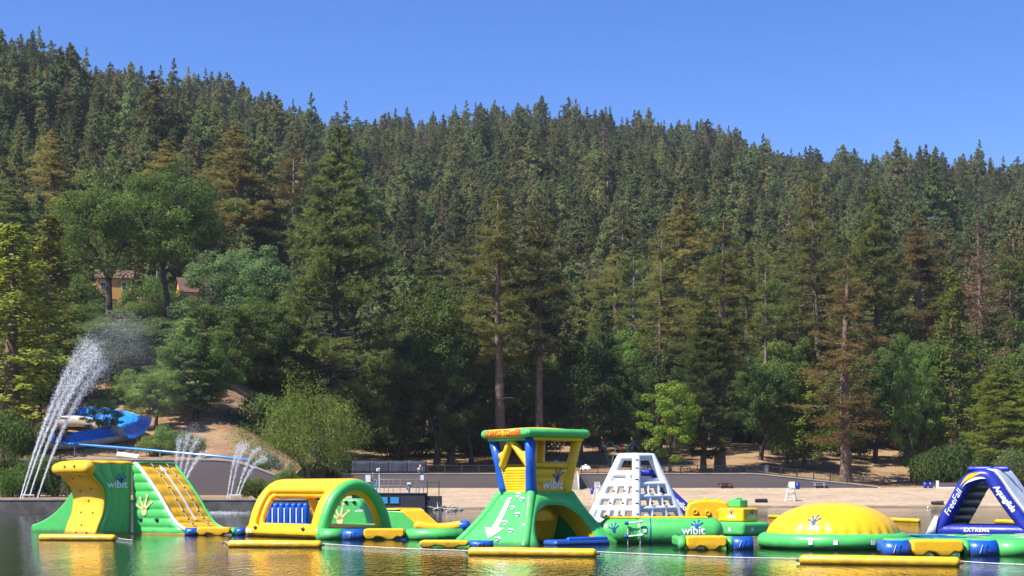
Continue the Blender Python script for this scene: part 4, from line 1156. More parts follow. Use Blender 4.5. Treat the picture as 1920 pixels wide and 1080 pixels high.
# --- C: guard tower
def guard_tower():
    th = R(36.7); s, t, zt = 2.1, 1.02, 2.0
    c = WP(985, 1023)
    cx, sx = math.cos(th), math.sin(th)
    root = empty('guard_tower', (c.x - (-s * cx + s * sx), c.y - (-s * sx - s * cx), 0), th)
    tag(root, 'inflatable guard tower with green sloped base, blue posts and canopy', 'inflatable')
    def lv(z):                       # half side at height z, flaring near the water
        q = z / zt; return s + (t - s) * q + .16 * (1 - q) ** 2 - .05 * math.sin(math.pi * q)
    def corner(k, z): a = lv(z); return Vector(((-a, a, a, -a)[k], (-a, -a, a, a)[k], z))
    # left slope, back slope, far slope: soft panels
    def slope(k0, k1, bul):
        def fn(u, v):
            z = -.1 + v * (zt + .1); p = corner(k0, z).lerp(corner(k1, z), u)
            n = (corner(k1, 0) - corner(k0, 0)).cross(Vector((0, 0, 1))).normalized()
            return p + (n * .8 + Vector((0, 0, .5))) * bul * (1 - (2 * u - 1) ** 6) * (1 - (2 * v - 1) ** 8)
        return fn
    lf = slope(3, 0, .13)
    MB().grid(lf, 20, 16).build('sliding_slope', GRN, root)
    MB().grid(slope(2, 3, .1), 14, 10).build('back_slope', GRN, root)
    MB().grid(slope(1, 2, .1), 14, 10).build('side_slope', GRN, root)
    # arched face: frame between outline and arch
    def archp(w):
        a = math.pi * w; co = math.cos(a)
        z = 1.66 * math.sin(a) ** .62 - .1; hw = 1.55 - .22 * max(z, 0)
        return -math.copysign(abs(co) ** .8, co) * hw, z
    fr = MB(); n = 40
    def outer(w):
        # walk up the near edge, across, and down the far edge
        if w < .36: z = -.1 + (zt + .1) * w / .36; return -lv(z), z
        if w > .64: z = -.1 + (zt + .1) * (1 - w) / .36; return lv(z), z
        q = (w - .36) / .28; return -lv(zt) + 2 * lv(zt) * q, zt
    def ff(u, v):
        ox, oz = outer(u); ax, az = archp(u)
        x, z = ox + (ax - ox) * v, oz + (az - oz) * v
        n_ = Vector((0, -1, .5)).normalized()
        return Vector((x, -lv(z), z)) + n_ * (.15 * math.sin(math.pi * min(1, v * 1.0)) ** .6)
    fr.grid(ff, n, 8)
    fr.build('arch_face', GRN, root)
    MB().grid(lambda u, v: Vector((archp(u)[0], -lv(archp(u)[1]) + .02 + v * 1.1, archp(u)[1] - v * .05)), 40, 5).build('arch_lining', YEL, root)
    for k in range(4):
        MB().tube([corner(k, z) * .985 for z in np.linspace(-.05, zt, 9)], .20, 12).build('corner_bolster', GRN, root)
    MB().box((0, 0, zt - .02), (2 * lv(zt) + .1, 2 * lv(zt) + .1, .22)).build('deck', GRN, root, bevel=.09)
    MB().grid(lambda u, v: Vector((-1.2 + 2.4 * u, .35 - .5 * v, .05 + 1.5 * v)), 8, 8).build('inner_panel', YEL, root)
    MB().grid(lambda u, v: Vector((-.65 + 1.3 * u - .05, -.62 - .1 * v + .2 * abs(u - .5), .92 + .42 * v * (1 - abs(2 * u - 1) ** 2))), 10, 6).build('hanging_flap', YEL, root)
    MB().box((.25, -s - .25, .06), (2.8, .95, .30)).build('landing_pad', BLU, root, bevel=.15)
    MB().tube([(-.4, -s - .55, .20), (1.5, -s - .55, .20)], .11, 10).build('landing_roll', BLU, root)
    # prints and steps on the left slope
    def onl(x, y, lift=.03):        # x along the face towards the front corner, y up the slope (0..1)
        p = Vector(lf(x, y)); n_ = Vector((-.80, 0, .6)); return p + n_ * lift
    a = MB(); a.grid(lambda u, v: onl(.30 + .34 * (.5 + (u - .5) * .34), .32 + v * .58), 4, 12)
    a.grid(lambda u, v: onl(.47 + (u - .5) * .36 * v, .12 + v * .20), 8, 6)
    a.build('arrow_print', PRW, root, smooth=False)
    for i, (u, v) in enumerate(((.66, .97), (.84, .87), (.66, .70), (.82, .58), (.62, .42), (.78, .28), (.62, .12))):
        p = onl(u, v, .02); grip(root, p, (-.8, 0, .6), .24, WHT)
    MB().box(onl(.985, .36, .1), (.02, .2, .22)).build('print_patch', PRW, root, smooth=False)
    # posts
    pt, ht = 1.20, 4.22
    low, high = .86, 1.22
    for k, m in ((3, BLU), (0, BLU), (1, YEL), (2, YEL)):
        sx_, sy_ = ((-1, -1), (1, -1), (1, 1), (-1, 1))[k]
        MB().tube([(sx_ * low, sy_ * low, zt), (sx_ * (low + .05), sy_ * (low + .05), zt + .3), (sx_ * (low + high) / 2 , sy_ * (low + high) / 2, 3.2), (sx_ * high, sy_ * high, ht)], [.24, .225, .205, .20], 16, cap='flat').build('post', m, root)
    # low side panels between the posts
    def panel(k0, k1, top, m, ribs=9):
        q = ((-1, -1), (1, -1), (1, 1), (-1, 1))
        def at(k, z): f = low + (high - low) * (z - zt) / (ht - zt); return Vector((q[k][0] * f, q[k][1] * f, z))
        def fn(u, v): 
            z = zt + .06 + v * (top - zt - .06); p = at(k0, z).lerp(at(k1, z), u)
            n_ = (at(k1, zt) - at(k0, zt)).cross(Vector((0, 0, 1))).normalized()
            return p + n_ * (.035 * abs(math.sin(v * math.pi * ribs)) ** .6)
        return fn
    MB().grid(panel(3, 0, 3.02, YEL), 10, 54).build('side_panel', YEL, root, solid=.12)
    pf = panel(0, 1, 2.98, YEL, 3)
    MB().grid(pf, 10, 30).build('side_panel', YEL, root, solid=.1)
    MB().grid(panel(1, 2, 3.02, YEL), 10, 54).build('side_panel', YEL, root, solid=.12)
    MB().tube([(-.96, -.98, 3.16), (.98, -.98, 3.16)], .12, 12).build('top_rail', YEL, root)
    MB().tube([(-1.0, .98, 3.1), (1.0, .98, 3.1)], .12, 12).build('top_rail', YEL, root)
    def pm(x, y): return Vector((.10 + x, -(.86 + .162 * (.36 + y)) - .12, 2.36 + y))
    wordmark(root, pm, .52, hx=.42, hy=.75)
    # inverted V braces
    hi_, lo_ = (-1.25, 0.0, 4.15), None
    MB().tube([(-1.22, .08, 4.10), (-1.13, .70, 3.15)], [.15, .16], 12).build('brace', YEL, root)
    MB().tube([(-1.22, -.08, 4.10), (-1.09, -.98, 3.15)], [.14, .15], 12).build('brace', YEL, root)
    MB().add([(-1.15, .62, 3.72), (-1.15, .96, 3.62), (-1.12, .84, 3.25), (-1.12, .62, 3.3)], [(0, 1, 2, 3)]).build('brace_web', YEL, root, solid=.08)
    MB().add([(-1.15, -.62, 3.72), (-1.15, -1.02, 3.66), (-1.12, -.98, 3.2), (-1.12, -.72, 3.4)], [(0, 1, 2, 3)]).build('brace_web', YEL, root, solid=.08)
    # canopy
    hc, zc = 1.46, 4.42
    roof = MB().grid(lambda u, v: ((2 * u - 1) * hc, (2 * v - 1) * hc, zc + .13 + .12 * (1 - (2 * u - 1) ** 2) * (1 - (2 * v - 1) ** 2)), 12, 12)
    roof.build('canopy_roof', YEL, root, solid=.06)
    rr = .18
    MB().tube([(-hc, -hc, zc), (hc, -hc, zc)], rr, 14).build('canopy_edge', GRN, root)
    MB().tube([(hc, -hc, zc), (hc, hc, zc)], rr, 14).build('canopy_edge', GRN, root)
    MB().tube([(hc, hc, zc), (-hc, hc, zc)], rr, 14).build('canopy_edge', GRN, root)
    MB().tube([(-hc, -hc, zc), (-hc, -hc + .42, zc)], rr, 14).build('canopy_edge', GRN, root)
    MB().tube([(-hc, hc, zc), (-hc, hc - .34, zc)], rr, 14).build('canopy_edge', GRN, root)
    e = MB().tube([(-hc, -hc + .40, zc), (-hc, hc - .32, zc)], rr + .004, 14, cap='flat').build('sign_edge', YEL, root)
    MB().tube([(-hc + .35, -hc + .08, zc - .22), (hc - .15, -hc + .08, zc - .22)], .09, 10).build('under_tube', YEL, root)
    MB().tube([(-hc + .1, -hc + .35, zc - .22), (-hc + .1, hc - .15, zc - .22)], .08, 10).build('under_tube', GRN, root)
    def sm(x, y):
        a_ = y / rr; return Vector((-hc - (rr + .012) * math.cos(a_), .04 - x, zc + (rr + .012) * math.sin(a_)))
    link('sign_lettering', text_mesh('GUARD TOWER', .34, PRR, sm, bold=.009, spacing=1.0), root)
    return root
guard_tower()

# --- floating walkways with blue straps and notched yellow steps
def walkway(label, segs, py, r=.27, depth=1.2):
    Y = WY(py); k = F / Y
    x0 = (segs[0][0] - 960) / k
    root = empty('floating_walkway', (x0, Y + r, 0)); tag(root, label, 'walkway')
    for a, b, kind in segs:
        xa, xb = (a - 960) / k - x0, (b - 960) / k - x0
        if kind == 'g':
            MB().tube([(xa + .02, 0, r * .55), ((xa + xb) / 2, 0, r * .58), (xb - .02, 0, r * .55)], r, 14, cap='flat').build('float_tube', GRN, root)
            MB().box(((xa + xb) / 2, depth / 2, r * .9), (xb - xa - .03, depth, r * 1.2)).build('deck', GRN, root, bevel=.1)
        elif kind == 'b':
            MB().tube([(xa, 0, r * .55), ((xa + xb) / 2, 0, r * .52), (xb, 0, r * .55)], [r + .012, r - .03, r + .012], 14, cap='flat').build('strap_band', BLU, root)
            MB().box(((xa + xb) / 2, min(depth, .9) / 2, r * .9), (xb - xa - .01, min(depth, .9), r * 1.1)).build('strap_deck', BLU, root, bevel=.07)
            for q_ in (-.10, .06):
                MB().bar(((xa + xb) / 2 + q_ - .05, -r - .004, r * .30), ((xa + xb) / 2 + q_ + .05, -r * .86, r * 1.12), .022, .015).build('strap', SILV if q_ < 0 else BLK, root, smooth=False)
        elif kind == 'y':
            w = xb - xa; hgt = r * 1.62
            poly = [(0, hgt * .35), (.08 * w, -.02), (.22 * w, .0), (.32 * w, hgt * .26), (.45 * w, hgt * .20), (.55 * w, -.03), (.72 * w, -.02), (.82 * w, hgt * .24), (.93 * w, hgt * .18), (w, hgt * .4), (w, hgt * .92), (.9 * w, hgt), (.1 * w, hgt), (0, hgt * .92)]
            MB().prism([(xa + .02 + p[0] * .97, p[1]) for p in poly], -r - .14, .30).build('step_pad', YEL, root, bevel=.15, seg=4)
            MB().box(((xa + xb) / 2, depth / 2 + .1, r * .9), (xb - xa - .03, depth - .2, r * 1.15)).build('deck', GRN, root, bevel=.1)
    return root
walkway('green walkway with yellow steps linking the climbing slide to the tunnel', [(346, 369, 'b'), (369, 433, 'y'), (433, 441, 'g'), (441, 458, 'b')], 1004, .24)
walkway('green walkway with yellow steps linking the tunnel to the guard tower', [(598, 641, 'g'), (641, 681, 'b'), (681, 760, 'y'), (760, 868, 'g')], 1012, .30)
walkway('low yellow step float with blue top against the guard tower slope', [(786, 880, 'y'), (880, 925, 'b')], 1027, .17, 1.6)
walkway('green float with yellow steps below the stacked yellow blocks', [(1272, 1286, 'g'), (1286, 1364, 'y'), (1364, 1375, 'g'), (1375, 1413, 'b')], 1031, .31, 2.2)
walkway('walkway with yellow steps and blue straps between dome and triangular slide', [(1660, 1708, 'b'), (1708, 1808, 'y'), (1808, 1820, 'g'), (1820, 1873, 'b'), (1873, 1960, 'g')], 1043, .33, 3.6)

# --- D: big green tube, stacked blocks
def big_tube():
    Y = 62.5; k = F / Y
    X = lambda px: (px - 960) / k
    x0 = X(1140)
    root = empty('tube_bridge', (x0, Y, 0), R(-2)); tag(root, 'fat green inflatable tube bridge leading from the guard tower', 'inflatable')
    r = .60
    MB().tube([(0, 0, r * .72), (X(1190) - x0, 0, r * .72)], r * .97, 22).build('tube_section', GRN, root)
    MB().tube([(X(1203) - x0, -.04, r * .72), (X(1335) - x0, 0, r * .72)], r, 22).build('tube_section', GRN, root)
    MB().tube([(X(1217) - x0, -.03, r * .72), (X(1219.5) - x0, -.03, r * .72)], r + .012, 22, cap='flat').build('seam_band', PRB, root)
    MB().box((1.9, .25, r * 1.72), (4.3, .9, .10)).build('walk_deck', YEL, root, bevel=.04)
    for px in (1176, 1199):
        MB().tube([(X(px) - x0, -r - .02, -.2), (X(px) - x0, -r - .02, .85)], .02, 6).build('ladder_rope', ROPE, root)
    for z in (.28, .82):
        a, b = (X(1174) - x0, -r - .06, z), (X(1201) - x0, -r - .10, z + .06)
        MB().tube([a, b], .035, 8).build('ladder_rung', WPAINT, root)
        MB().tube([Vector(a) - Vector((.05, 0, 0)), Vector(a) + Vector((.03, 0, 0))], .07, 10).build('rung_end', PRB, root)
        MB().tube([Vector(b) - Vector((.03, 0, 0)), Vector(b) + Vector((.03, 0, 0))], .06, 10).build('rung_end', WPAINT, root)
    for px in (1190, 1212): grip(root, (X(px) - x0, -.1, r * 1.8), (0, -.2, 1), .2, WPAINT)
    zc = r * .72
    def cm(x, y):
        a_ = R(8) + y / r; return Vector((X(1297) - x0 + x, -(r + .014) * math.cos(a_) - .02, zc + (r + .014) * math.sin(a_)))
    wordmark(root, cm, .46, hx=.35, hy=.6)
    def cm2(x, y):
        a_ = R(22) + y / r; return Vector((X(1150) - x0 + x, -(r + .0) * math.cos(a_), zc + (r + .0) * math.sin(a_)))
    hand_print(MB(), cm2, .42).build('hand_emblem', PRB, root, smooth=False)
    MB().box((X(1208) - x0, -r - .055, .52), (.12, .01, .14)).build('print_patch', PRW, root, smooth=False)
big_tube()

def stacked():
    th = R(38)
    def block(px, py, name, label, s1, s2, h, z0, m, bev, logos=True, depth_shift=0):
        Y = WY(py, z0) + depth_shift; X = (px - 960) / F * Y
        root = empty(name, (X, Y, z0), th); tag(root, label, 'inflatable')
        mb = MB().box((s1 / 2, s2 / 2, h / 2), (s1, s2, h)); mb.build('block', m, root, bevel=bev, seg=4)
        return root
    b = block(1393, 1006, 'green_base_block', 'thick green inflatable base under the stacked yellow block', 1.75, 2.35, .62, .12, GRN, .18)
    MB().box((.6, -.006, .3), (.16, .01, .16)).build('print_patch', PRW, b, smooth=False)
    MB().box((-.006, .8, .3), (.01, .16, .16)).build('print_patch', PRW, b, smooth=False)
    y = block(1393, 979, 'yellow_block', 'yellow inflatable block with logos stacked on the green base', 1.02, 1.55, .62, .74, YEL, .10, depth_shift=.0)
    wordmark(y, planemap((.55, -.008, .24), (1, 0, 0), (0, 0, 1)), .26, hx=.1, hy=.8)
    wordmark(y, planemap((-.008, .72, .24), (0, -1, 0), (0, 0, 1)), .26, hx=.1, hy=.8)
    g = block(1387, 952, 'green_cap_block', 'small notched green inflatable cushion on top of the yellow block', .55, .75, .36, 1.37, GRN, .08, depth_shift=.6)
    MB().tube([(.1, .38, .36), (.45, .38, .36)], .08, 10).build('notch_roll', GRN, g)
    Y = 74; X = (1328 - 960) / F * Y
    q = empty('yellow_jump_pillow', (X, Y, 0), R(-6)); tag(q, 'upright yellow inflatable pillow with round handles behind the stacked blocks', 'inflatable')
    MB().prism([(-1.12, 0), (1.12, 0), (1.1, 1.2), (.9, 1.60), (.4, 1.70), (-.4, 1.70), (-.92, 1.58), (-1.08, 1.2)], 0, 1.4).build('pillow', YEL, q, bevel=.16, seg=4)
    for x, z in ((-.62, 1.1), (-.02, 1.05), (.55, 1.1), (-.85, 1.56), (-.1, 1.66), (.5, 1.62)):
        MB().tube([(x + .10 * math.cos(a_), -.04 if z < 1.5 else .2, z + .10 * math.sin(a_)) for a_ in np.linspace(0, 6.28, 14)[:-1]], .04, 8, closed=True).build('ring_handle', YEL, q)
    return
stacked()

# --- E: dome on its ring
def dome():
    Y = 57.6; X = (1562 - 960) / F * Y
    root = empty('dome_blob', (X, Y, 0)); tag(root, 'large glossy yellow inflatable dome on a green ring float', 'inflatable')
    def fn(u, v):
        a = 2 * math.pi * u; e = R(90) * v
        r_ = 2.45 * math.cos(e) ** .92; z = .44 + 1.25 * math.sin(e) ** 1.05
        pl = .04 * math.sin(a * 34) * max(0, 1 - v * 3.0) + .010 * math.sin(a * 21 + 1) * max(0, 1 - v * 1.8)
        return ((r_ + pl) * math.cos(a), (r_ + pl) * math.sin(a), z)
    MB().grid(fn, 160, 28).build('dome', YEL, root)
    MB().tube([(2.52 * math.cos(a), 2.52 * math.sin(a), .26) for a in np.linspace(0, 2 * math.pi, 49)[:-1]], [.31 + .012 * math.sin(i * 1.9) for i in range(48)], 14, closed=True).build('ring_float', GRN, root)
    def dm(x, y):
        a = R(-90 - 30) + x / 2.2; z = 1.06 + y * .72; e = math.asin(min(1, ((z - .44) / 1.25)) ** (1 / 1.05)); r_ = 2.45 * math.cos(e) ** .92 + .022
        return Vector((r_ * math.cos(a), r_ * math.sin(a), z + .012))
    hand_print(MB(), dm, .50).build('hand_emblem', PRB, root, smooth=False)
    for a in (R(-118), R(-100), R(-72)):
        MB().box((2.835 * math.cos(a), 2.835 * math.sin(a), .28), (.02, .15, .17), a).build('print_patch', PRW, root, smooth=False)
dome()

# --- platform and triangular slide
def freefall():
    c = WP(1790, 1012)
    pl = empty('green_platform', (c.x + 1.6, 63.5, 0)); tag(pl, 'flat green floating platform printed with coloured patches beside the triangular slide', 'inflatable')
    MB().box((0, 0, .03), (8.2, 6.4, .44)).build('mat', GRN, pl, bevel=.16)
    prs = random.Random(4)
    for i in range(16):
        MB().box((prs.uniform(-3.2, 3.2), prs.uniform(-2.6, 2.8), .254 + i * .0015), (prs.uniform(.4, .9), prs.uniform(.25, .7), .006), prs.uniform(-.5, .5)).build('print_patch', (PRW, PRB, PRC)[i % 3], pl, smooth=False)
    MB().box((-3.4, -.5, .262), (1.4, 3.6, .02)).build('blue_panel', BLU, pl, smooth=False)
    th = R(-36); Y = 71.5
    X = (1765 - 960) / F * Y
    root = empty('triangular_slide', (X, Y, 0), th); tag(root, 'blue triangular inflatable slide with pale sliding sheet and dark steps', 'inflatable')
    k = F / Y; q = math.cos(th) * 1.0
    sn, cs = -math.sin(th), math.cos(th)
    fx = lambda px: ((px - 960) * Y / F - X) / (cs + (px - 960) * sn / F)
    z = lambda py, px=1830: EYE + (HZ - py) / F * (Y - fx(px) * sn)
    A, B, C, D = (fx(1762), .30), (fx(1815), z(893) - .12), (fx(1852), z(888) - .12), (fx(1930), .30)
    D2 = 2.5
    path = lambda y, lo=.0: [Vector((p[0], y, p[1])) for p in catmull([A, (A[0] * .45 + B[0] * .55, A[1] * .45 + B[1] * .55), (B[0] - .12, B[1] - .22), (B[0] + .30, B[1] + .06), (C[0] - .1, C[1] + .02), (C[0] + .22, C[1] - .22), (C[0] * .5 + D[0] * .5, C[1] * .5 + D[1] * .5), D], 5)]
    for y in (0, D2):
        MB().tube(path(y), .30, 16).build('frame_tube', NAVY, root)
        MB().tube([(A[0] - .1, y, .26), (D[0], y, .26)], .30, 14).build('bottom_tube', NAVY, root)
    MB().tube([(A[0], 0, .25), (A[0], D2, .25)], .28, 12).build('bottom_tube', NAVY, root)
    MB().add([(A[0] - .62, -.30, .02), (A[0] - .1, -.36, .0), (A[0] + .05, -.345, .95), (A[0] - .12, -.30, .95)], [(0, 1, 2, 3)]).build('white_corner', WHT, root, solid=.05)
    # dark steps on the inner side of the climbing leg
    for i in range(6):
        f = .08 + i * .155; x_, z_ = A[0] + (B[0] - A[0]) * f, A[1] + (B[1] - A[1]) * f
        MB().tube([(x_ + .12, .15, z_ + .02), (x_ + .12, D2 - .1, z_ + .02)], .26, 12).build('climbing_step', DGRY, root)
    # sliding sheet
    def sheet_(u, v):
        i = .50 + v * .5; pp = path(0); j = i * (len(pp) - 1); kk = min(int(j), len(pp) - 2); p = pp[kk].lerp(pp[kk + 1], j - kk)
        return (p.x + .22, .22 + u * (D2 - .36), p.z + .26 - .03 * abs(math.sin(u * math.pi * 5)))
    MB().grid(sheet_, 30, 20).build('sliding_sheet', SILV, root, solid=.12)
    for a_, b_ in ((-.20, .78), (.80, 1.42)):
        MB().tube([(B[0] + .1 + a_, .5 + (a_ > 0) * .5, B[1] + .46), (B[0] + .1 + b_, .5 + (a_ > 0) * .5, B[1] + .46)], .13, 12).build('top_roll', NAVY, root)
    # yellow and white flash at the bend
    pp = path(0)
    def flash(i0, i1, off, w):
        return lambda u, v: (lambda p: (p.x - math.sin(.6) * 0, -.31 + .0 * v, p.z + off + (v - .5) * w * math.sin(math.pi * u)))(pp[int(i0 + u * (i1 - i0))])
    MB().grid(flash(8, 19, .10, .22), 11, 2).build('yellow_flash', YEL, root, smooth=False)
    MB().grid(flash(9, 22, -.10, .12), 13, 2).build('white_flash', PRW, root, smooth=False)
    d1 = Vector((B[0] - A[0], 0, B[1] - A[1])).normalized(); m1 = Vector((A[0] * .46 + B[0] * .54, -.315, A[1] * .46 + B[1] * .54))
    link('lettering', text_mesh('FreeFall', .42, PRW, planemap(m1 + Vector((0.02, 0, 0)), d1, Vector((0, 0, 1))), shear=.25), root)
    d2 = Vector((D[0] - C[0], 0, D[1] - C[1])).normalized(); m2 = Vector((C[0] * .60 + D[0] * .40 + .12, -.315, C[1] * .60 + D[1] * .40 - .02))
    link('lettering', text_mesh('Aquaglide', .36, PRW, planemap(m2, d2, Vector((0, 0, 1))), shear=.2, bold=.012), root)
    link('lettering', text_mesh('EXTREME', .24, PRW, planemap((fx(1835), -.312, .33), (1, 0, 0), (0, 0, 1)), bold=.012, spacing=1.25), root)
freefall()

# --- G: white climbing pyramid
def pyramid():
    th = R(41); s, t, zt, r = 2.12, .66, 4.22, .205
    c = WP(1194, 986); cx, sx = math.cos(th), math.sin(th)
    root = empty('climbing_pyramid', (c.x - (-s * cx + s * sx), c.y - (-s * sx - s * cx), 0), th)
    tag(root, 'white inflatable climbing pyramid of crossed tubes with navy slide', 'inflatable')
    def hs(z): return s + (t - s) * z / zt
    def pt(k0, k1, u, z):
        a = hs(z); q = ((-a, -a), (a, -a), (a, a), (-a, a)); A, B = Vector((*q[k0], z)), Vector((*q[k1], z)); return A.lerp(B, u)
    for k in range(4): MB().tube([pt(k, k, 0, 0), pt(k, k, 0, zt)], r * 1.28, 14).build('corner_tube', WHT, root)
    for k in range(4): MB().tube([pt(k, (k + 1) % 4, 0, zt), pt(k, (k + 1) % 4, 1, zt)], r * 1.1, 14).build('top_tube', WHT, root)
    for k, zs__ in ((0, (.25, 1.0, 1.72, 2.48)), (3, (.25, 1.0, 1.72, 2.48, 3.16)), (2, (.25, 1.0, 1.72)), (1, (.25,))):
        for z in zs__: MB().tube([pt(k, (k + 1) % 4, 0, z), pt(k, (k + 1) % 4, 1, z)], r * .95, 12).build('cross_tube', WHT, root)
    for u in (.34, .67): MB().tube([pt(0, 1, u, .1), pt(0, 1, u, 2.48)], r * .92, 12).build('upright_tube', WHT, root)
    for u in (.36, .70): MB().tube([pt(3, 0, u, .1), pt(3, 0, u, 2.48 if u < .5 else 3.16)], r * .9, 12).build('upright_tube', WHT, root)
    for u in (.15, .55): MB().tube([pt(3, 0, u, .1), pt(3, 0, u, 1.0)], r * .85, 12).build('upright_tube', WHT, root)
    for u in (.33, .67): MB().tube([pt(2, 3, u, .1), pt(2, 3, u, 1.72)], r * .9, 12).build('upright_tube', WHT, root)
    for z in (.7, 1.36, 2.1, 2.8, 3.5, 4.0): MB().box(pt(0, 0, 0, z) + Vector((-.17, -.17, 0)), (.2, .16, .09), R(-45)).build('handle', BLK, root, bevel=.02)
    for u, zz in ((.34, (.6, 1.36, 2.1)), (.67, (.6, 1.36, 2.1)), (1.0, (.7, 1.4, 2.1, 2.9, 3.6))):
        for z in zz: MB().box(pt(0, 1, u, z) + Vector((.02, -.20, 0)), (.20, .08, .09)).build('handle', BLK, root, bevel=.02)
    for u in (.36, .70):
        for z in (.6, 1.36, 2.1): MB().box(pt(3, 0, u, z) + Vector((-.19, 0, 0)), (.08, .20, .09)).build('handle', BLK, root, bevel=.02)
    for u in (.1, .5, .9): MB().box(pt(0, 1, u, zt) + Vector((0, -.02, .22)), (.18, .1, .06)).build('handle', BLK, root, bevel=.02)
    MB().box((0, 0, 2.75), (2 * hs(2.75) - .1, 2 * hs(2.75) - .1, .3)).build('deck', SILV, root, bevel=.08)
    # slide falling away beside the pyramid
    sr = empty('slide', (hs(3.0) - .15, -.45, 0), R(-52), root)
    def sl(u, v):
        z = 3.02 * (1 - v) ** 1.1 + .12; x = 3.3 * v
        return (x, -.2 + 1.7 * u, z)
    MB().grid(sl, 6, 12).build('slide_sheet', WHT, sr, solid=.15)
    for u in (0, 1):
        MB().grid(lambda a_, v: Vector(sl(u, v)) + Vector((.0, 0, -.50 + .72 * a_)), 2, 12).build('slide_wall', NAVY, sr, solid=.16)
    MB().tube([(-1.0, -.1, 3.28), (.15, -.18, 3.2)], .22, 12).build('slide_roll', NAVY, sr)
    a, b = Vector(sl(0, .20)), Vector(sl(0, .80))
    link('lettering', text_mesh('Aquaglide', .46, PRW, planemap((a + b) / 2 + Vector((0, -.10, -.12)), (b - a), Vector((0, 0, 1))), bold=.014), sr)
    e0, e1 = pt(3, 3, 0, .9), pt(3, 3, 0, 2.9)
    link('lettering', text_mesh('Aquaglide', .36, PRB, planemap((e0 + e1) / 2 + Vector((-.235, -.03, 0)), (e1 - e0), Vector((0, .2, 1))), bold=.01), root)
pyramid()

# --- log floats and ropes
def log(px0, py0, px1, py1, label, r=.165):
    a, b = WP(px0, py0), WP(px1, py1)
    root = empty('log_float', ((a.x + b.x) / 2, (a.y + b.y) / 2, 0)); tag(root, label, 'float', 'yellow log floats')
    o = Vector(root.location)
    d = (b - a).normalized()
    a2, b2 = a - o + d * r * .5 + Vector((0, 0, r * .62)), b - o - d * r * .5 + Vector((0, 0, r * .62))
    MB().tube([a2, a2.lerp(b2, .33) + Vector((0, 0, .01)), a2.lerp(b2, .66), b2], r, 16).build('float_tube', YEL, root)
    m = a2.lerp(b2, .55)
    for q in (-.05, .06): MB().tube([m + d * q + Vector((0, -r * .9, r * .1)), m + d * q + Vector((0, -r * .62, r * .84))], .016, 6).build('valve_mark', BLK, root)
    for e_, s_ in ((a2, -1), (b2, 1)): MB().tube([e_ + d * s_ * r * .72, e_ + d * s_ * (r * .72 + .06)], .05, 8).build('end_ring', DWOOD, root)
    del root['group']
    return root
log(75, 1013, 216, 1014, 'short yellow log float in front of the climbing wall')
log(429, 1026, 602, 1027, 'yellow log float in front of the arched tunnel')
log(880, 1041, 1117, 1044, 'long yellow log float in front of the guard tower')
log(1501, 1057, 1798, 1062, 'longest yellow log float in front of the dome')
log(1443, 971, 1476, 973, 'far yellow log float just behind the stacked blocks', .15)
log(1655, 977, 1723, 980, 'far yellow log float behind the dome', .16)
log(1868, 981, 1935, 984, 'far yellow log float seen through the triangular slide', .16)
log(1066, 966, 1125, 968, 'far yellow log float behind the white pyramid', .16)

def rope(pxs, label):
    pts_ = [WP(a, b, .0) for a, b in pxs]
    root = MB().tube([(p.x, p.y, .03) for p in [q for q in (Vector(w) for w in catmull([tuple(p) for p in pts_], 6))]], .014, 6).build('rope_line', ROPE)
    tag(root, label, 'rope')
rope([(217, 1009), (230, 1012), (248, 1014)], 'white mooring rope from the short log float to the climbing wall')
rope([(414, 1018), (422, 1017), (430, 1020)], 'short white rope at the end of the tunnel log float')
rope([(604, 1021), (700, 1027), (790, 1031), (880, 1034)], 'white rope line between the tunnel log and the guard tower log')
rope([(1117, 1036), (1250, 1042), (1380, 1047), (1500, 1049)], 'white rope line between the guard tower log and longest log')
rope([(1798, 1054), (1860, 1058), (1960, 1062)], 'white rope line leaving the longest log past the walkway')
# ------------------------------------------------------------------ the shore
def on_surface(px, py, fz, a, b):
    """depth at which the ground crosses the view ray of a pixel"""
    best = None
    for Y in np.linspace(a, b, 500):
        X = (px - 960) / F * Y
        if fz(X, Y) >= EYE + (HZ - py) / F * Y: return Vector((X, Y, fz(X, Y)))
    X = (px - 960) / F * b
    return Vector((X, b, fz(X, b)))
def BP(px, py): return on_surface(px, py, bz1, shore_Y(px), 225)
def HP(px, py, a=227, b=420): return on_surface(px, py, hz1, a, b)

# --- fences on the wall
def fence(label, us, h=1.2, name='metal_fence', off=.28):
    root = empty(name, (0, 0, 0)); tag(root, label, 'fence')
    Y = 225.3 + off
    pt = lambda u, z: Vector(((u - 960) / F * Y, Y, 2.45 + wall_h(u) + .12 + z))
    n = int((us[1] - us[0]) / 30)
    uu = np.linspace(us[0], us[1], n + 1)
    pm = MB().box((0, 0, h / 2), (.14, .14, h + .06)).build('post', FENCE, root, smooth=False)
    pm.location = pt(uu[0], 0)
    for u in uu[1:]:
        o = pm.copy(); COL.objects.link(o); o.location = pt(u, 0)
    for z in (.12, h - .03):
        m = MB()
        for a, b in zip(uu[:-1], uu[1:]): m.bar(pt(a, z), pt(b, z), .09)
        m.build('rail', FENCE, root, smooth=False)
    m = MB()
    for u in np.arange(us[0] + 3, us[1] - 1, 2.5): m.bar(pt(u, .12), pt(u, h - .03), .03)
    o = m.build('pickets', FENCE, root, smooth=False); o['kind'] = 'stuff'
    return root
fence('black metal fence on the wall above the stairs and guard tower', (802, 1058))
fence('black metal fence along the picnic terrace above the tapering wall', (1090, 1650))
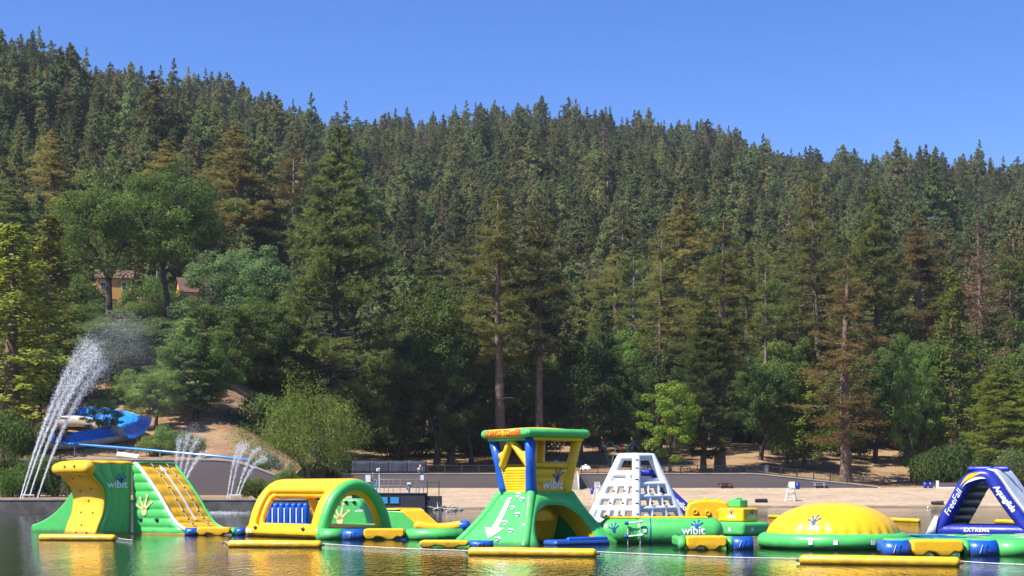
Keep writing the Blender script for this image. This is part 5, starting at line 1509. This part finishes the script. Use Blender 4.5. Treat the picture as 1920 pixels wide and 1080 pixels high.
def screen_fence():
    root = empty('screened_fence', (0, 0, 0)); tag(root, 'fence covered with dark blue screen cloth on the wall', 'fence')
    scr = mat('dark_blue_screen', (0.035, 0.045, 0.075), (0.025, 0.032, 0.055), .8, .85, .3, 6)
    Y = 225.62; z0 = 4.63
    us = list(np.linspace(660, 800, 5))
    for a, b in zip(us[:-1], us[1:]):
        xa, xb = (a - 960) / F * Y, (b - 960) / F * Y
        MB().grid(lambda u, v: (xa + (xb - xa) * u, Y + .05 * math.sin(u * 9) * math.sin(v * 3), z0 + v * (1.82 - .07 * math.sin(math.pi * u))), 10, 4).build('screen_panel', scr, root, solid=.02)
    for u in us: MB().tube([((u - 960) / F * Y, Y + .07, z0 - .1), ((u - 960) / F * Y, Y + .07, z0 + 1.95)], .05, 6).build('post', FENCE, root)
    MB().tube([((660 - 960) / F * Y, Y + .07, z0 + 1.88), ((800 - 960) / F * Y, Y + .07, z0 + 1.88)], .03, 6).build('rail', FENCE, root)
screen_fence()
def stairs():
    root = empty('beach_stairs', P(1073, 916, 223)); root.location.z = 0; tag(root, 'white walled concrete stairs from the terrace down to the sand', 'stairs')
    for i in range(10):
        MB().box((0, -1.6 + i * .36, (2.2 + (i + 1) * .245) / 2 + .3), (1.5, .36, (2.2 + (i + 1) * .245) - .6)).build('step', CAPM, root, smooth=False)
    for x in (-.86, .86):
        MB().add([(x - .08, -1.9, 1.6), (x + .08, -1.9, 1.6), (x + .08, 2.3, 1.6), (x - .08, 2.3, 1.6), (x - .08, -1.9, 2.95), (x + .08, -1.9, 2.95), (x + .08, 2.3, 4.95), (x - .08, 2.3, 4.95)],
                 [(0, 3, 2, 1), (4, 5, 6, 7), (0, 1, 5, 4), (1, 2, 6, 5), (2, 3, 7, 6), (3, 0, 4, 7)]).build('side_wall', WPAINT, root, smooth=False)
        MB().tube([(x, -1.8, 2.9), (x, -1.8, 3.7), (x, 2.2, 5.75), (x, 2.2, 4.9)], .035, 6).build('handrail', FENCE, root)
    MB().box((.0, 2.05, 2.9), (1.55, .2, 2.9)).build('back_wall', WPAINT, root, smooth=False)
stairs()

# --- beach furniture
def lifeguard_chair(px, py, label, rz):
    p = BP(px, py); root = empty('lifeguard_chair', p, rz); tag(root, label, 'lifeguard chair')
    for sx in (-1, 1):
        for sy in (-1, 1):
            MB().bar((sx * .62, sy * .75, -.1), (sx * .34, sy * .30, 1.62), .11, .07).build('leg', WPAINT, root, smooth=False)
        MB().bar((sx * .34, .30, 1.6), (sx * .34, .42, 2.45), .09, .06).build('back_post', WPAINT, root, smooth=False)
        MB().bar((sx * .38, -.42, 1.92), (sx * .38, .40, 1.95), .10, .04).build('armrest', WPAINT, root, smooth=False)
    for i in range(4):
        f = .12 + i * .22; MB().bar((-.62 + .28 * f, -.75 + .45 * f, 1.7 * f), (.62 - .28 * f, -.75 + .45 * f, 1.7 * f), .13, .04).build('rung', WPAINT, root, smooth=False)
    for i in range(4): MB().box((0, -.36 + i * .2, 1.66), (.86, .17, .05)).build('seat_slat', WPAINT, root, smooth=False)
    for i in range(4): MB().box((0, .33 + i * .025, 1.85 + i * .19), (.8, .035, .16)).build('back_slat', WPAINT, root, smooth=False)
    MB().box((0, -.62, 1.15), (.9, .3, .05)).build('footrest', WPAINT, root, smooth=False)
lifeguard_chair(1483, 939, 'white wooden lifeguard chair in front of the blue bins', R(-25))
lifeguard_chair(1122, 939, 'white wooden lifeguard chair beside the climbing pyramid', R(20))

def bin_(px, py, label, group=None, dx=0):
    p = BP(px, py); p.x += dx; root = empty('waste_bin', p); tag(root, label, 'bin', group)
    MB().tube([(0, 0, 0), (0, 0, .85)], [.27, .33], 14, cap='flat').build('drum', BPLAS, root)
    MB().tube([(0, 0, .83), (0, 0, .90)], .355, 14, cap='flat').build('rim', BPLAS, root)
    MB().tube([(0, 0, .901), (0, 0, .906)], .30, 14, cap='flat').build('bag_liner', BLK, root)
for dx in (-.38, .40): bin_(1740, 914, 'blue waste bin of the pair alone on the open sand', 'bins on the open sand', dx)
for dx in (-.35, .36): bin_(1491, 917, 'blue waste bin behind the lifeguard chair', 'bins behind the lifeguard chair', dx)
bin_(1111, 927, 'blue waste bin beside the lifeguard chair near the pyramid')

def picnic_table(p, label, m, rz=0.0, group=None, top=None):
    root = empty('picnic_table', p, rz); tag(root, label, 'picnic table', group)
    for i in range(5): MB().box((0, -.32 + i * .16, .76), (1.9, .145, .05)).build('table_plank', top or m, root, smooth=False)
    for sy in (-1, 1):
        for i in (0, 1): MB().box((0, sy * (.68 + i * .15), .45), (1.9, .135, .05)).build('bench_plank', m, root, smooth=False)
    for sx in (-.65, .65):
        for sy in (-1, 1): MB().bar((sx, sy * .75, -.05), (sx, sy * .2, .74), .1, .06).build('leg', m, root, smooth=False)
        MB().box((sx, 0, .41), (.07, 1.7, .09)).build('bench_beam', m, root, smooth=False)
picnic_table(BP(1358, 913), 'wooden picnic table on the sand below the wall', WOOD, R(8))
picnic_table(BP(1536, 908), 'pale grey picnic table on the sand below the tapering wall', mat('pale_grey_wood', (.55, .54, .53), (.42, .41, .40), 3, .7), R(-5))
for px, lab, tm in ((1215, 'picnic table with light blue top beside the bright maple trunk', TARP), (1250, 'long picnic table with light blue top behind the bright maple', TARP)):
    picnic_table(HP(px, 884), lab, DWOOD, R(12), top=tm)
for px, py in ((1285, 884), (1400, 885), (1455, 884), (1500, 884)):
    picnic_table(HP(px, py), 'dark wooden picnic table behind the terrace fence', DWOOD, R(px % 30), group='dark picnic tables on the terrace')
p = HP(1437, 885); g = empty('park_bin', p); tag(g, 'grey metal park bin behind the terrace fence', 'bin')
MB().box((0, 0, .55), (.6, .6, 1.1)).build('body', STEEL, g, bevel=.04); MB().box((0, 0, 1.14), (.68, .68, .08)).build('lid', BLK, g, bevel=.02)
for i, px in enumerate((1322, 1562)):
    p = HP(px, 884); g = empty('park_grill', p); tag(g, ('black park grill on a post beside the full dark pine', 'black park grill on a post beside the sparse pine trunk')[i], 'grill')
    MB().tube([(0, 0, -.1), (0, 0, .8)], .05, 8).build('post', FENCE, g); MB().box((0, 0, .95), (.6, .45, .3)).build('fire_box', FENCE, g, bevel=.02); MB().box((0, 0, 1.12), (.56, .42, .02)).build('grate', STEEL, g)

for i, (px, py, rz, lab) in enumerate(((1427, 943, R(14), 'black drain pipe lying on the sand near the waterline beside the white chair'), (1757, 947, R(-8), 'black tapered drain pipe lying on the sand beside the triangular slide'))):
    p = BP(px, py); g = empty('drain_pipe', p, rz); tag(g, lab, 'pipe')
    pm = MB(); q = [(-.75 + 1.5 * t, 0, .28 - .05 * t) for t in np.linspace(0, 1, 24)]
    pm.tube(q, [(.17 if i else .24) + (.14 if i else .05) * t + .015 * (k % 2) for k, t in enumerate(np.linspace(0, 1, 24))], 14, cap=None)
    pm.build('corrugated_pipe', BLK, g, solid=.02); MB().tube([(.74, 0, .23), (.80, 0, .23)], .33 if i else .31, 14, cap='flat').build('flange', BLK, g)

# --- splash playground on the terrace
def splash():
    p = HP(1144, 876); root = empty('water_flower', p); tag(root, 'green curved twin stem water flower of the splash playground', 'play feature')
    for s in (-1, 1):
        MB().tube([tuple(q) for q in catmull([(s * .30, 0, -.1), (s * .34, 0, 1.2), (s * .75, 0, 2.5), (s * 1.0, 0, 3.1)], 5)], .09, 8).build('stem', TEAL if s < 0 else WPAINT, root)
        MB().tube([(s * 1.0, 0, 3.0), (s * 1.0, 0, 3.45)], [.12, .45], 12, cap='flat').build('flower_cup', TEAL, root)
        MB().tube([(s * 1.0, 0, 3.45), (s * 1.0, 0, 3.52)], .46, 12, cap='flat').build('cup_rim', WPAINT, root)
    MB().tube([(-.6 + .6 * (1 - math.cos(a)), 0, 3.4 + .75 * math.sin(a)) for a in np.linspace(0, math.pi, 12)], .08, 8).build('arch_stem', TEAL, root)
    p = HP(1176, 876); root = empty('water_spout', p); tag(root, 'blue and green arched water arm with red cups of the splash playground', 'play feature')
    MB().tube([tuple(q) for q in catmull([(0, 0, -.1), (0, 0, 2.2), (.2, 0, 3.2), (.9, 0, 3.9), (1.3, 0, 3.8)], 5)], .10, 8).build('arm', TEAL, root)
    MB().tube([(1.0, 0, 3.6), (1.6, 0, 3.75)], [.2, .42], 12).build('bell', BPLAS, root)
    MB().tube([(1.1, 0, 4.1), (1.2, 0, 4.5)], [.16, .05], 8).build('fin', mat('orange_paint', (.6, .16, .03)), root)
    rd = mat('red_paint', (.45, .02, .02))
    for x, z in ((-.9, 3.1), (-1.0, 2.4)): MB().tube([(x, 0, z), (x, 0, z + .4)], [.12, .25], 10, cap='flat').build('cup', rd, root)
    MB().tube([(0, 0, 2.9), (-.5, 0, 3.3), (-.95, 0, 3.2)], .06, 6).build('side_arm', TEAL, root)
splash()
for i, (px, py) in enumerate(((1042, 872), (1098, 880))):
    p = HP(px, py); g = MB().grid(lambda u, v: ((u - .5) * 1.8, (v - .5) * 1.2, .75 * (math.sin(math.pi * u) * math.sin(math.pi * v)) ** .6 + .06 * math.sin(u * 17 + v * 11)), 16, 12).build('tarp_cover', WPAINT)
    g.location = p; tag(g, ('white tarpaulin heap seen under the guard tower canopy', 'white tarpaulin heap behind the fence by the stairs')[i], 'tarpaulin')
for i, (px, py) in enumerate(((1028, 875), (1084, 874))):
    p = HP(px, py); picnic_table(p, ('blue topped picnic table under the trees behind the guard tower', 'blue topped picnic table under the trees by the stairs')[i], DWOOD, R(20), top=TARP)

# --- hut and low walls by the sandy path
def house(p, w, d, h, rz, label, wall, roof, name='house', rh=1.8, windows=(( -.25, .5), (.25, .5)), eave=.4):
    root = empty(name, p, rz); tag(root, label, 'house' if name == 'house' else 'hut')
    MB().box((0, 0, h / 2 - 1.0), (w, d, h + 2.0)).build('wall', wall, root, smooth=False)
    e = eave
    MB().add([(-w / 2, -d / 2, h), (-w / 2, d / 2, h), (-w / 2, 0, h + rh)], [(0, 1, 2)]).build('gable', wall, root, smooth=False, solid=.08)
    MB().add([(w / 2, -d / 2, h), (w / 2, d / 2, h), (w / 2, 0, h + rh)], [(0, 2, 1)]).build('gable', wall, root, smooth=False, solid=.08)
    for s in (-1, 1):
        MB().add([(-w / 2 - e, s * (d / 2 + e), h - e * rh / (d / 2)), (w / 2 + e, s * (d / 2 + e), h - e * rh / (d / 2)), (w / 2 + e, 0, h + rh + .06), (-w / 2 - e, 0, h + rh + .06)], [(0, 1, 2, 3)]).build('roof_slope', roof, root, smooth=False, solid=.14)
    for x, z in windows:
        wd = MB().box((x * w, -d / 2 - .03, z * h), (w * .16, .06, h * .26)).build('window', WPAINT, root, smooth=False)
        MB().box((x * w, -d / 2 - .07, z * h), (w * .13, .03, h * .21)).build('pane', GLASS, wd, smooth=False)
    dr = MB().box((0, -d / 2 - .03, min(1.0, h * .3)), (.9, .06, min(2.0, h * .6))).build('door', DWOOD, root, smooth=False)
    MB().tube([(.3, -d / 2 - .09, min(1.0, h * .3)), (.3, -d / 2 - .06, min(1.0, h * .3))], .04, 6).build('door_handle', STEEL, dr)
    return root
TEALR = mat('teal_roof', (.03, .19, .27), (.02, .14, .2), 2, .5)
q = HP(1850, 884); house(q, 2.3, 2.0, 2.0, R(-8), 'small white hut with teal roof among the bushes', WPAINT, TEALR, 'hut', .45, ((-.3, .6),), .12)
q = HP(1885, 884); house(q, 2.6, 2.2, 2.1, R(6), 'white shed half hidden behind the grey green bush', WPAINT, WPAINT, 'hut', .4, ((.2, .6),), .1)
g = empty('low_wall', BP(1775, 897)); tag(g, 'short low stone wall with white base at the top of the sand', 'wall')
MB().box((0, 0, .25), (2.9, .35, 1.1)).build('wall_face', CONC, g, smooth=False); MB().box((.3, -.25, -.05), (3.3, .2, .4)).build('base_course', WPAINT, g, smooth=False)
MB().box((-1.35, 0, .45), (.3, .42, 1.3)).build('end_pier', WPAINT, g, smooth=False)

# --- houses on the slopes
HS = [(215, 300, 6.6, 6.0, 6.2, R(12), 'ochre stucco house behind the forked oak trunk', STUCCO, ROOFT, 1.7),
      (362, 296, 5.6, 5.0, 4.2, R(25), 'house with brown shingle roof beside the rounded oak', STUCCO, ROOFT, 2.6),
      (1735, 560, 7, 6, 6.5, R(-10), 'small pale house high on the wooded slope beside the dead pine', WPAINT, mat('grey_roof', (.12, .12, .13)), 2.0),
      (1785, 575, 8, 6, 6.5, R(15), 'grey white house high on the wooded slope above the dead pine', mat('pale_siding', (.52, .54, .56)), MATS['grey_roof'], 2.0),
      (1850, 520, 8, 7, 6.5, R(-18), 'dark steep roofed house among trees above the dead pine', DWOOD, mat('black_roof', (.02, .02, .025)), 4.0),
      (1845, 640, 6, 6, 8.0, R(0), 'tall narrow white house near the ridge trees', WPAINT, MATS['grey_roof'], 2.0),
      (1666, 640, 7, 6, 6.5, R(10), 'tan house near the ridge above the dense olive pine', mat('tan_siding', (.5, .38, .27)), MATS['grey_roof'], 1.6)]
for px, Y, w, d, h, rz, lab, wm_, rm_, rh in HS:
    X = (px - 960) / F * Y
    z = hz1(X, Y)
    if Y > 400: z += 5.5
    house((X, Y, z), w, d, h, rz, lab, wm_, rm_, rh=rh, windows=((-.3, .3), (.3, .3), (-.3, .72), (.3, .72)))

# --- dock
def dock():
    Y = 172.0; k = F / Y; X = lambda px: (px - 960) / k; Z = lambda py: EYE + (HZ - py) / k
    x0 = X(760); root = empty('boat_dock', (x0, Y, 0)); tag(root, 'dark floating dock house with blue windows, railings and posts', 'dock')
    hull = mat('dark_dock_cladding', (.028, .028, .036), (.018, .018, .024), 2, .7, .2)
    x = lambda px: X(px) - x0
    MB().box(((x(660) + x(797)) / 2, 2.2, Z(925) / 2 - .2), (x(797) - x(660), 4.4, Z(925) + .4)).build('hull', hull, root, smooth=False, bevel=.03)
    MB().box(((x(797.4) + x(826)) / 2, 2.0, Z(930) / 2 - .2), (x(826) - x(797.4), 3.6, Z(930) + .4)).build('hull', hull, root, smooth=False, bevel=.03)
    MB().box(((x(660) + x(797)) / 2, 2.2, Z(925) + .04), (x(797) - x(660) + .2, 4.6, .07)).build('deck', STEEL, root, smooth=False)
    wb = mat('blue_window_pane', (.03, .26, .60), (.05, .34, .70), 2, .2)
    for a, b in ((713, 727), (732, 748)):
        w = MB().box(((x(a) + x(b)) / 2, -.03, (Z(932) + Z(944)) / 2), (x(b) - x(a) + .16, .05, Z(932) - Z(944) + .16)).build('window', BLK, root, smooth=False)
        for i in range(3):
            MB().box(((x(a) + x(b)) / 2, -.06, Z(944) + (i + .5) * (Z(932) - Z(944)) / 3), (x(b) - x(a), .03, (Z(932) - Z(944)) / 3 - .03)).build('pane', wb, w, smooth=False)
    def post(px, ya, yb, r=.035, m=STEEL, y=.2): return MB().tube([(x(px), y, Z(ya)), (x(px), y, Z(yb))], r, 8).build('post', m, root)
    for px in (720, 728, 737, 750, 780): post(px, 924, 898)
    for py in (899, 911): MB().tube([(x(711), .2, Z(py)), (x(797), .2, Z(py))], .03, 6).build('rail', STEEL, root)
    for px in (801, 823): post(px, 929, 902, .05, FENCE)
    MB().tube([(x(801), .2, Z(904)), (x(823), .2, Z(905))], .03, 6).build('rail', FENCE, root)
    post(711, 924, 878, .06, WPAINT); MB().box((x(709), .1, Z(881)), (.35, .3, .35), R(20)).build('lamp_head', WPAINT, root, bevel=.05)
    post(699, 924, 886, .06, STEEL)
    for a, b in ((785, 789), (794, 792)): MB().tube([(x(a), .3, Z(924)), (x(b), .3, Z(876))], .05, 8).build('mast', STEEL, root)
    for f in (.25, .5, .75): MB().tube([(x(785 + 4 * f), .3, Z(924 - 48 * f)), (x(794 - 2 * f), .3, Z(924 - 48 * f))], .03, 6).build('mast_rung', STEEL, root)
    MB().tube([(x(786), .2, Z(880)), (x(786), .2, Z(885))], [.28, .15], 10).build('horn_speaker', STEEL, root)
    MB().tube([(x(788), .3, Z(876)), (x(788), .3, Z(873))], .14, 8).build('beacon', mat('pink_beacon', (.6, .3, .3)), root)
    MB().box((x(792), .1, Z(896)), (.35, .25, .55)).build('junction_box', WPAINT, root, bevel=.03)
    MB().tube([(x(767), .1, Z(924)), (x(767), .1, Z(910))], .12, 8).build('pedestal', TARP, root); MB().box((x(767), .1, Z(907)), (.45, .4, .25)).build('pedestal_head', WPAINT, root, bevel=.06)
    MB().box((x(763), -.02, Z(916)), (.2, .1, .3)).build('life_ring', mat('faded_red', (.55, .12, .10)), root, bevel=.05)
    for px in (693, 706): post(px, 928, 900, .07, TARP)
    for py in (900, 910): MB().tube([(x(693), .2, Z(py)), (x(706), .2, Z(py))], .06, 8).build('frame_bar', TARP, root)
    MB().box((x(690), 0, Z(897)), (.55, .06, .8)).build('sign_board', WPAINT, root, smooth=False)
dock()
rr = random.Random(9)
p = WP(832, 957); g = empty('driftwood_pile', (p.x, p.y, 0)); tag(g, 'pile of bleached driftwood branches at the end of the dock', 'driftwood')
bl = mat('bleached_wood', (.52, .47, .40), (.30, .26, .22), 4, .85)
for i in range(16):
    a = rr.uniform(0, 3.14); L = rr.uniform(.6, 1.5); c = Vector((rr.uniform(-.8, .8), rr.uniform(-.4, .6), .15)); d = Vector((math.cos(a), rr.uniform(-.3, .3), abs(math.sin(a)) * .7))
    MB().tube([c - d * L * .3, c + d * L * .3 + Vector((0, 0, .05)), c + d * L * .8], [.07, .055, .02], 6).build('branch', bl if i % 3 else BLK, g)
for i, (px, py) in enumerate(((764, 952), (771, 958), (778, 958), (785, 959), (792, 959))):
    p = WP(px, py); o = MB().tube([(p.x - .12, p.y, .05), (p.x, p.y, .10), (p.x + .12, p.y, .05)], [.10, .16, .10], 10, squash=.8).build('buoy', WPAINT)
    tag(o, 'small white buoy floating along the dock front', 'buoy', 'white buoys at the dock')
p = WP(1740, 953); o = MB().tube([(p.x - .08, p.y, .06), (p.x, p.y, .12), (p.x + .08, p.y, .06)], [.08, .15, .08], 10).build('buoy', WPAINT)
tag(o, 'single small white buoy at the beach waterline', 'buoy')
# rocks along the foot of the sea wall and shore
for i, (px, py, s) in enumerate(((848, 958, .5), (862, 957, .35), (838, 960, .3))):
    p = WP(px, py); b = bmesh.new(); bmesh.ops.create_icosphere(b, subdivisions=2, radius=s)
    for v in b.verts: v.co = v.co * (1 + .22 * math.sin(v.co.x * 7 / s + i) * math.cos(v.co.z * 5 / s)) * Vector((1.2, 1, .6)).length / 1.7; v.co.z *= .6
    me = bpy.data.meshes.new('rock'); b.to_mesh(me); b.free(); me.materials.append(ROCK); o = link('rock', me, None, (p.x, p.y, .02)); tag(o, 'low grey shore rock beside the driftwood', 'rock', 'shore rocks by the driftwood')

# --- water slide on the bank
def chute(mb_i, mb_o, pts_, w, dep, roll=R(20)):
    pts_ = [Vector(q) for q in catmull([tuple(p) for p in pts_], 6)]
    for mb, off in ((mb_i, 0), (mb_o, .07)):
        rows = []
        for i, p in enumerate(pts_):
            t = (pts_[min(i + 1, len(pts_) - 1)] - pts_[max(i - 1, 0)]).normalized(); sd = t.cross(Vector((0, 0, 1))).normalized()
            if sd.y > 0: sd = -sd
            row = []
            for a in np.linspace(0, math.pi, 13):
                s_, h_ = -math.cos(a) * (w / 2 + off), -math.sin(a) ** .8 * (dep + off)
                row.append(p + sd * (s_ * math.cos(roll) + h_ * math.sin(roll) * -.4) + Vector((0, 0, h_ * math.cos(roll) - s_ * math.sin(roll))))
            rows.append(row)
        n = 13; b = len(mb.v)
        for r_ in rows: mb.v.extend([tuple(q) for q in r_])
        for i in range(len(rows) - 1):
            for k in range(n - 1): mb.f.append([b + i * n + k, b + i * n + k + 1, b + (i + 1) * n + k + 1, b + (i + 1) * n + k]); mb.m.append(0)
def water_slide():
    root = empty('water_slide', (0, 0, 0)); tag(root, 'blue fibreglass water slide with open curved chutes on the wooded bank', 'water slide')
    runs = [([P(128, 772, 192), P(165, 771, 190), P(205, 778, 188), P(238, 788, 184), P(258, 792, 181)], 3.6, 1.9),
            ([P(225, 806, 183), P(190, 812, 181), P(150, 818, 179), P(110, 822, 178), P(72, 812, 182)], 3.0, 1.2)]
    for pts_, w, dep in runs:
        a, b = MB(), MB(); chute(a, b, pts_, w, dep)
        a.build('chute', SLIDE, root, solid=.03); b.build('shell', UNDER if w > 1 else SLIDE, root, solid=.03)
        for q in pts_[::1]:
            z0 = hz1(q.x, q.y)
            if q.z - dep - z0 > .4: MB().bar((q.x, q.y, z0 - .5), (q.x, q.y, q.z - dep), .22).build('support_post', WOOD if w > 1 else STEEL, root, smooth=False)
    fl = [P(90, 827, 176), P(140, 833, 174), P(220, 839, 172), P(300, 846, 170), P(400, 855, 168), P(470, 863, 167)]
    MB().tube([tuple(q) for q in catmull([tuple(q) for q in fl], 6)], .15, 10).build('flume_tube', SLIDE, root)
    for q in fl[1:-1]: MB().bar((q.x, q.y, hz1(q.x, q.y) - .4), q, .10).build('support_post', STEEL, root, smooth=False)
    for px in (88, 108, 124):
        q = P(px, 808, 179); a = MB().bar((q.x, q.y, hz1(q.x, q.y) - .3), (q.x, q.y, q.z + 1.6), .2).build('deck_post', WOOD, root, smooth=False)
    q, r_ = P(84, 806, 179), P(128, 806, 179)
    MB().bar(q, r_, .22, .16).build('deck_rail', WOOD, root, smooth=False); MB().bar(q + Vector((0, 0, 1.3)), r_ + Vector((0, 0, 1.3)), .16, .12).build('deck_rail', WOOD, root, smooth=False)
    MB().box((q + r_) / 2 + Vector((0, 1.2, -.25)), (3.0, 2.4, .14)).build('deck_floor', WOOD, root, smooth=False)
water_slide()
q = HP(234, 862, 165, 200); g = empty('flat_awning', (q.x, 166.5, 5.7)); tag(g, 'pale tilted sheet metal cover above the climbing wall', 'cover')
MB().add([(-1.1, -.6, .2), (1.2, -.6, -.1), (1.1, .6, .3), (-1.2, .6, .6)], [(0, 1, 2, 3)]).build('sheet', WPAINT, g, solid=.06, smooth=False)
for x in (-1.0, 1.0): MB().bar((x, .4, -.6), (x, .4, .3), .1).build('leg', STEEL, g, smooth=False)

# --- fountains: streams and drops of water
def drop_mat():
    m, N, L, b = nodes('fountain_water'); b.inputs['Base Color'].default_value = (.92, .94, .97, 1); b.inputs['Roughness'].default_value = .25
    tr = N.new('ShaderNodeBsdfTranslucent'); tr.inputs[0].default_value = (.93, .95, .98, 1); mx = N.new('ShaderNodeMixShader'); mx.inputs[0].default_value = .5
    L.new(b.outputs[0], mx.inputs[1]); L.new(tr.outputs[0], mx.inputs[2]); L.new(mx.outputs[0], N['Material Output'].inputs['Surface'])
    return m
DROP = drop_mat()
def drops(name, pos, size, parent, vel=None, stretch=1.0):
    rng = np.random.default_rng(len(pos)); n = len(pos)
    D = nrm(rng.normal(size=(n, 3, 3))) * size * rng.uniform(.5, 1.5, (n, 1, 1))
    if vel is not None:
        v = nrm(vel) * size * stretch
        D[:, 0] += v; D[:, 1] -= v
    V = (pos[:, None, :] + D).reshape(-1, 3)
    o = link(name, fast_mesh(name, V, np.arange(len(V)).reshape(-1, 3), DROP), parent); o['kind'] = 'stuff'
    return o
def fountain(label, base, jets, mist=0, mist_box=None, dsize=.02, per=9000, spread=.07):
    rng = np.random.default_rng(int(abs(base[0]) * 10) % 999)
    root = empty('fountain_jet', base); tag(root, label, 'fountain')
    for x0, vx, vy, vz, tmax in jets:
        t = rng.uniform(0, 1, per) ** 1.05 * tmax
        k = rng.integers(0, 40, per); g_ = rng.normal(size=(40, 3)) * np.array([.5, .5, .55])
        off = (g_[k] * .55 + rng.normal(size=(per, 3)) * .65) * (spread * (t ** 1.4)[:, None] * 4.4 + .035)
        p = np.stack([x0 + vx * t, vy * t, vz * t - 4.905 * t * t], 1) + off
        lag = rng.exponential(.42, per) * (t / 1.9) ** 2 * 1.5; p[:, 0] += lag * 1.0; p[:, 2] -= lag * 1.3
        vel = np.stack([np.full(per, vx), np.full(per, vy), vz - 9.81 * t], 1)
        ok = p[:, 2] > -.6
        h_ = ok & (t > tmax * .62); drops('spray', p[ok & ~h_], dsize, root, vel[ok & ~h_], 4.5); drops('spray', p[h_], dsize * .5, root, vel[h_], 2.5)
    if mist:
        c, s = mist_box; c, s = np.array(c), np.array(s)
        p = c + rng.normal(size=(mist, 3)) * s
        drops('mist', p, dsize * .36, root)
    MB().box((.45, 0, .34), (1.1, .3, .10)).build('nozzle_bar', WPAINT, root, smooth=False)
    for x in (-.05, .95): MB().bar((x, 0, -.05), (x, 0, .4), .08).build('nozzle_leg', WPAINT, root, smooth=False)
    return root
b0 = P(44, 935, 144.7); b0.z = 1.36
fountain('tall white fountain jet arching from the sea wall', b0, [(-.3, 5.1, .3, 18.4, 1.95), (-.05, 5.6, .2, 18.2, 1.95), (.5, 5.5, -.1, 17.6, 1.9), (1.3, 5.2, .3, 16.8, 1.9)],
         120000, ((10.8, 1.0, 10.8), (3.1, .9, 3.9)), per=9000)
b1 = P(330, 935, 144.7); b1.z = 1.36
fountain('low fan shaped fountain spray beside the padded slide', b1, [(-.3, .7, .2, 11.2, 1.3), (0, 1.4, .1, 11.5, 1.3), (.3, 2.0, .2, 11.0, 1.3), (.3, 3.0, .1, 9.6, 1.2)], 14000, ((2.4, .6, 4.6), (1.2, .6, 1.3)), per=1700)
b2 = P(432, 935, 144.7); b2.z = 1.36
fountain('low fan shaped fountain spray beside the arched tunnel', b2, [(-.3, 1.3, .2, 10.2, 1.35), (.0, 1.6, .1, 10.2, 1.4), (.5, 2.4, .2, 9.8, 1.45), (.7, 3.0, .1, 8.8, 1.45)], 9000, ((4.0, .6, 3.2), (1.2, .6, 1.0)), per=1500)
frn = np.random.default_rng(3)
sp = np.stack([frn.normal(-27.0, 1.6, 2600), frn.normal(141.5, .9, 2600), np.abs(frn.normal(0, .09, 2600)) + .01], 1)
o = drops('splash_foam', sp, .035, None); tag(o, 'white splashing foam where the fountain water falls on the lake', 'foam', kind='stuff')
# ------------------------------------------------------------------ thin summer haze over the valley
hzb = MB().box((0, 520, 129), (2600, 1500, 262)).build('haze', None, smooth=False)
hm = bpy.data.materials.new('haze'); hm.use_nodes = True
hn = hm.node_tree.nodes; hn.remove(hn['Principled BSDF'])
pv = hn.new('ShaderNodeVolumePrincipled'); pv.inputs['Color'].default_value = (0.80, 0.87, 1.0, 1); pv.inputs['Density'].default_value = 0.00007; pv.inputs['Anisotropy'].default_value = 0.2
hm.node_tree.links.new(pv.outputs[0], hn['Material Output'].inputs['Volume'])
hzb.data.materials.clear(); hzb.data.materials.append(hm)
tag(hzb, 'thin pale blue summer haze in front of the far ridge', 'haze', kind='stuff')
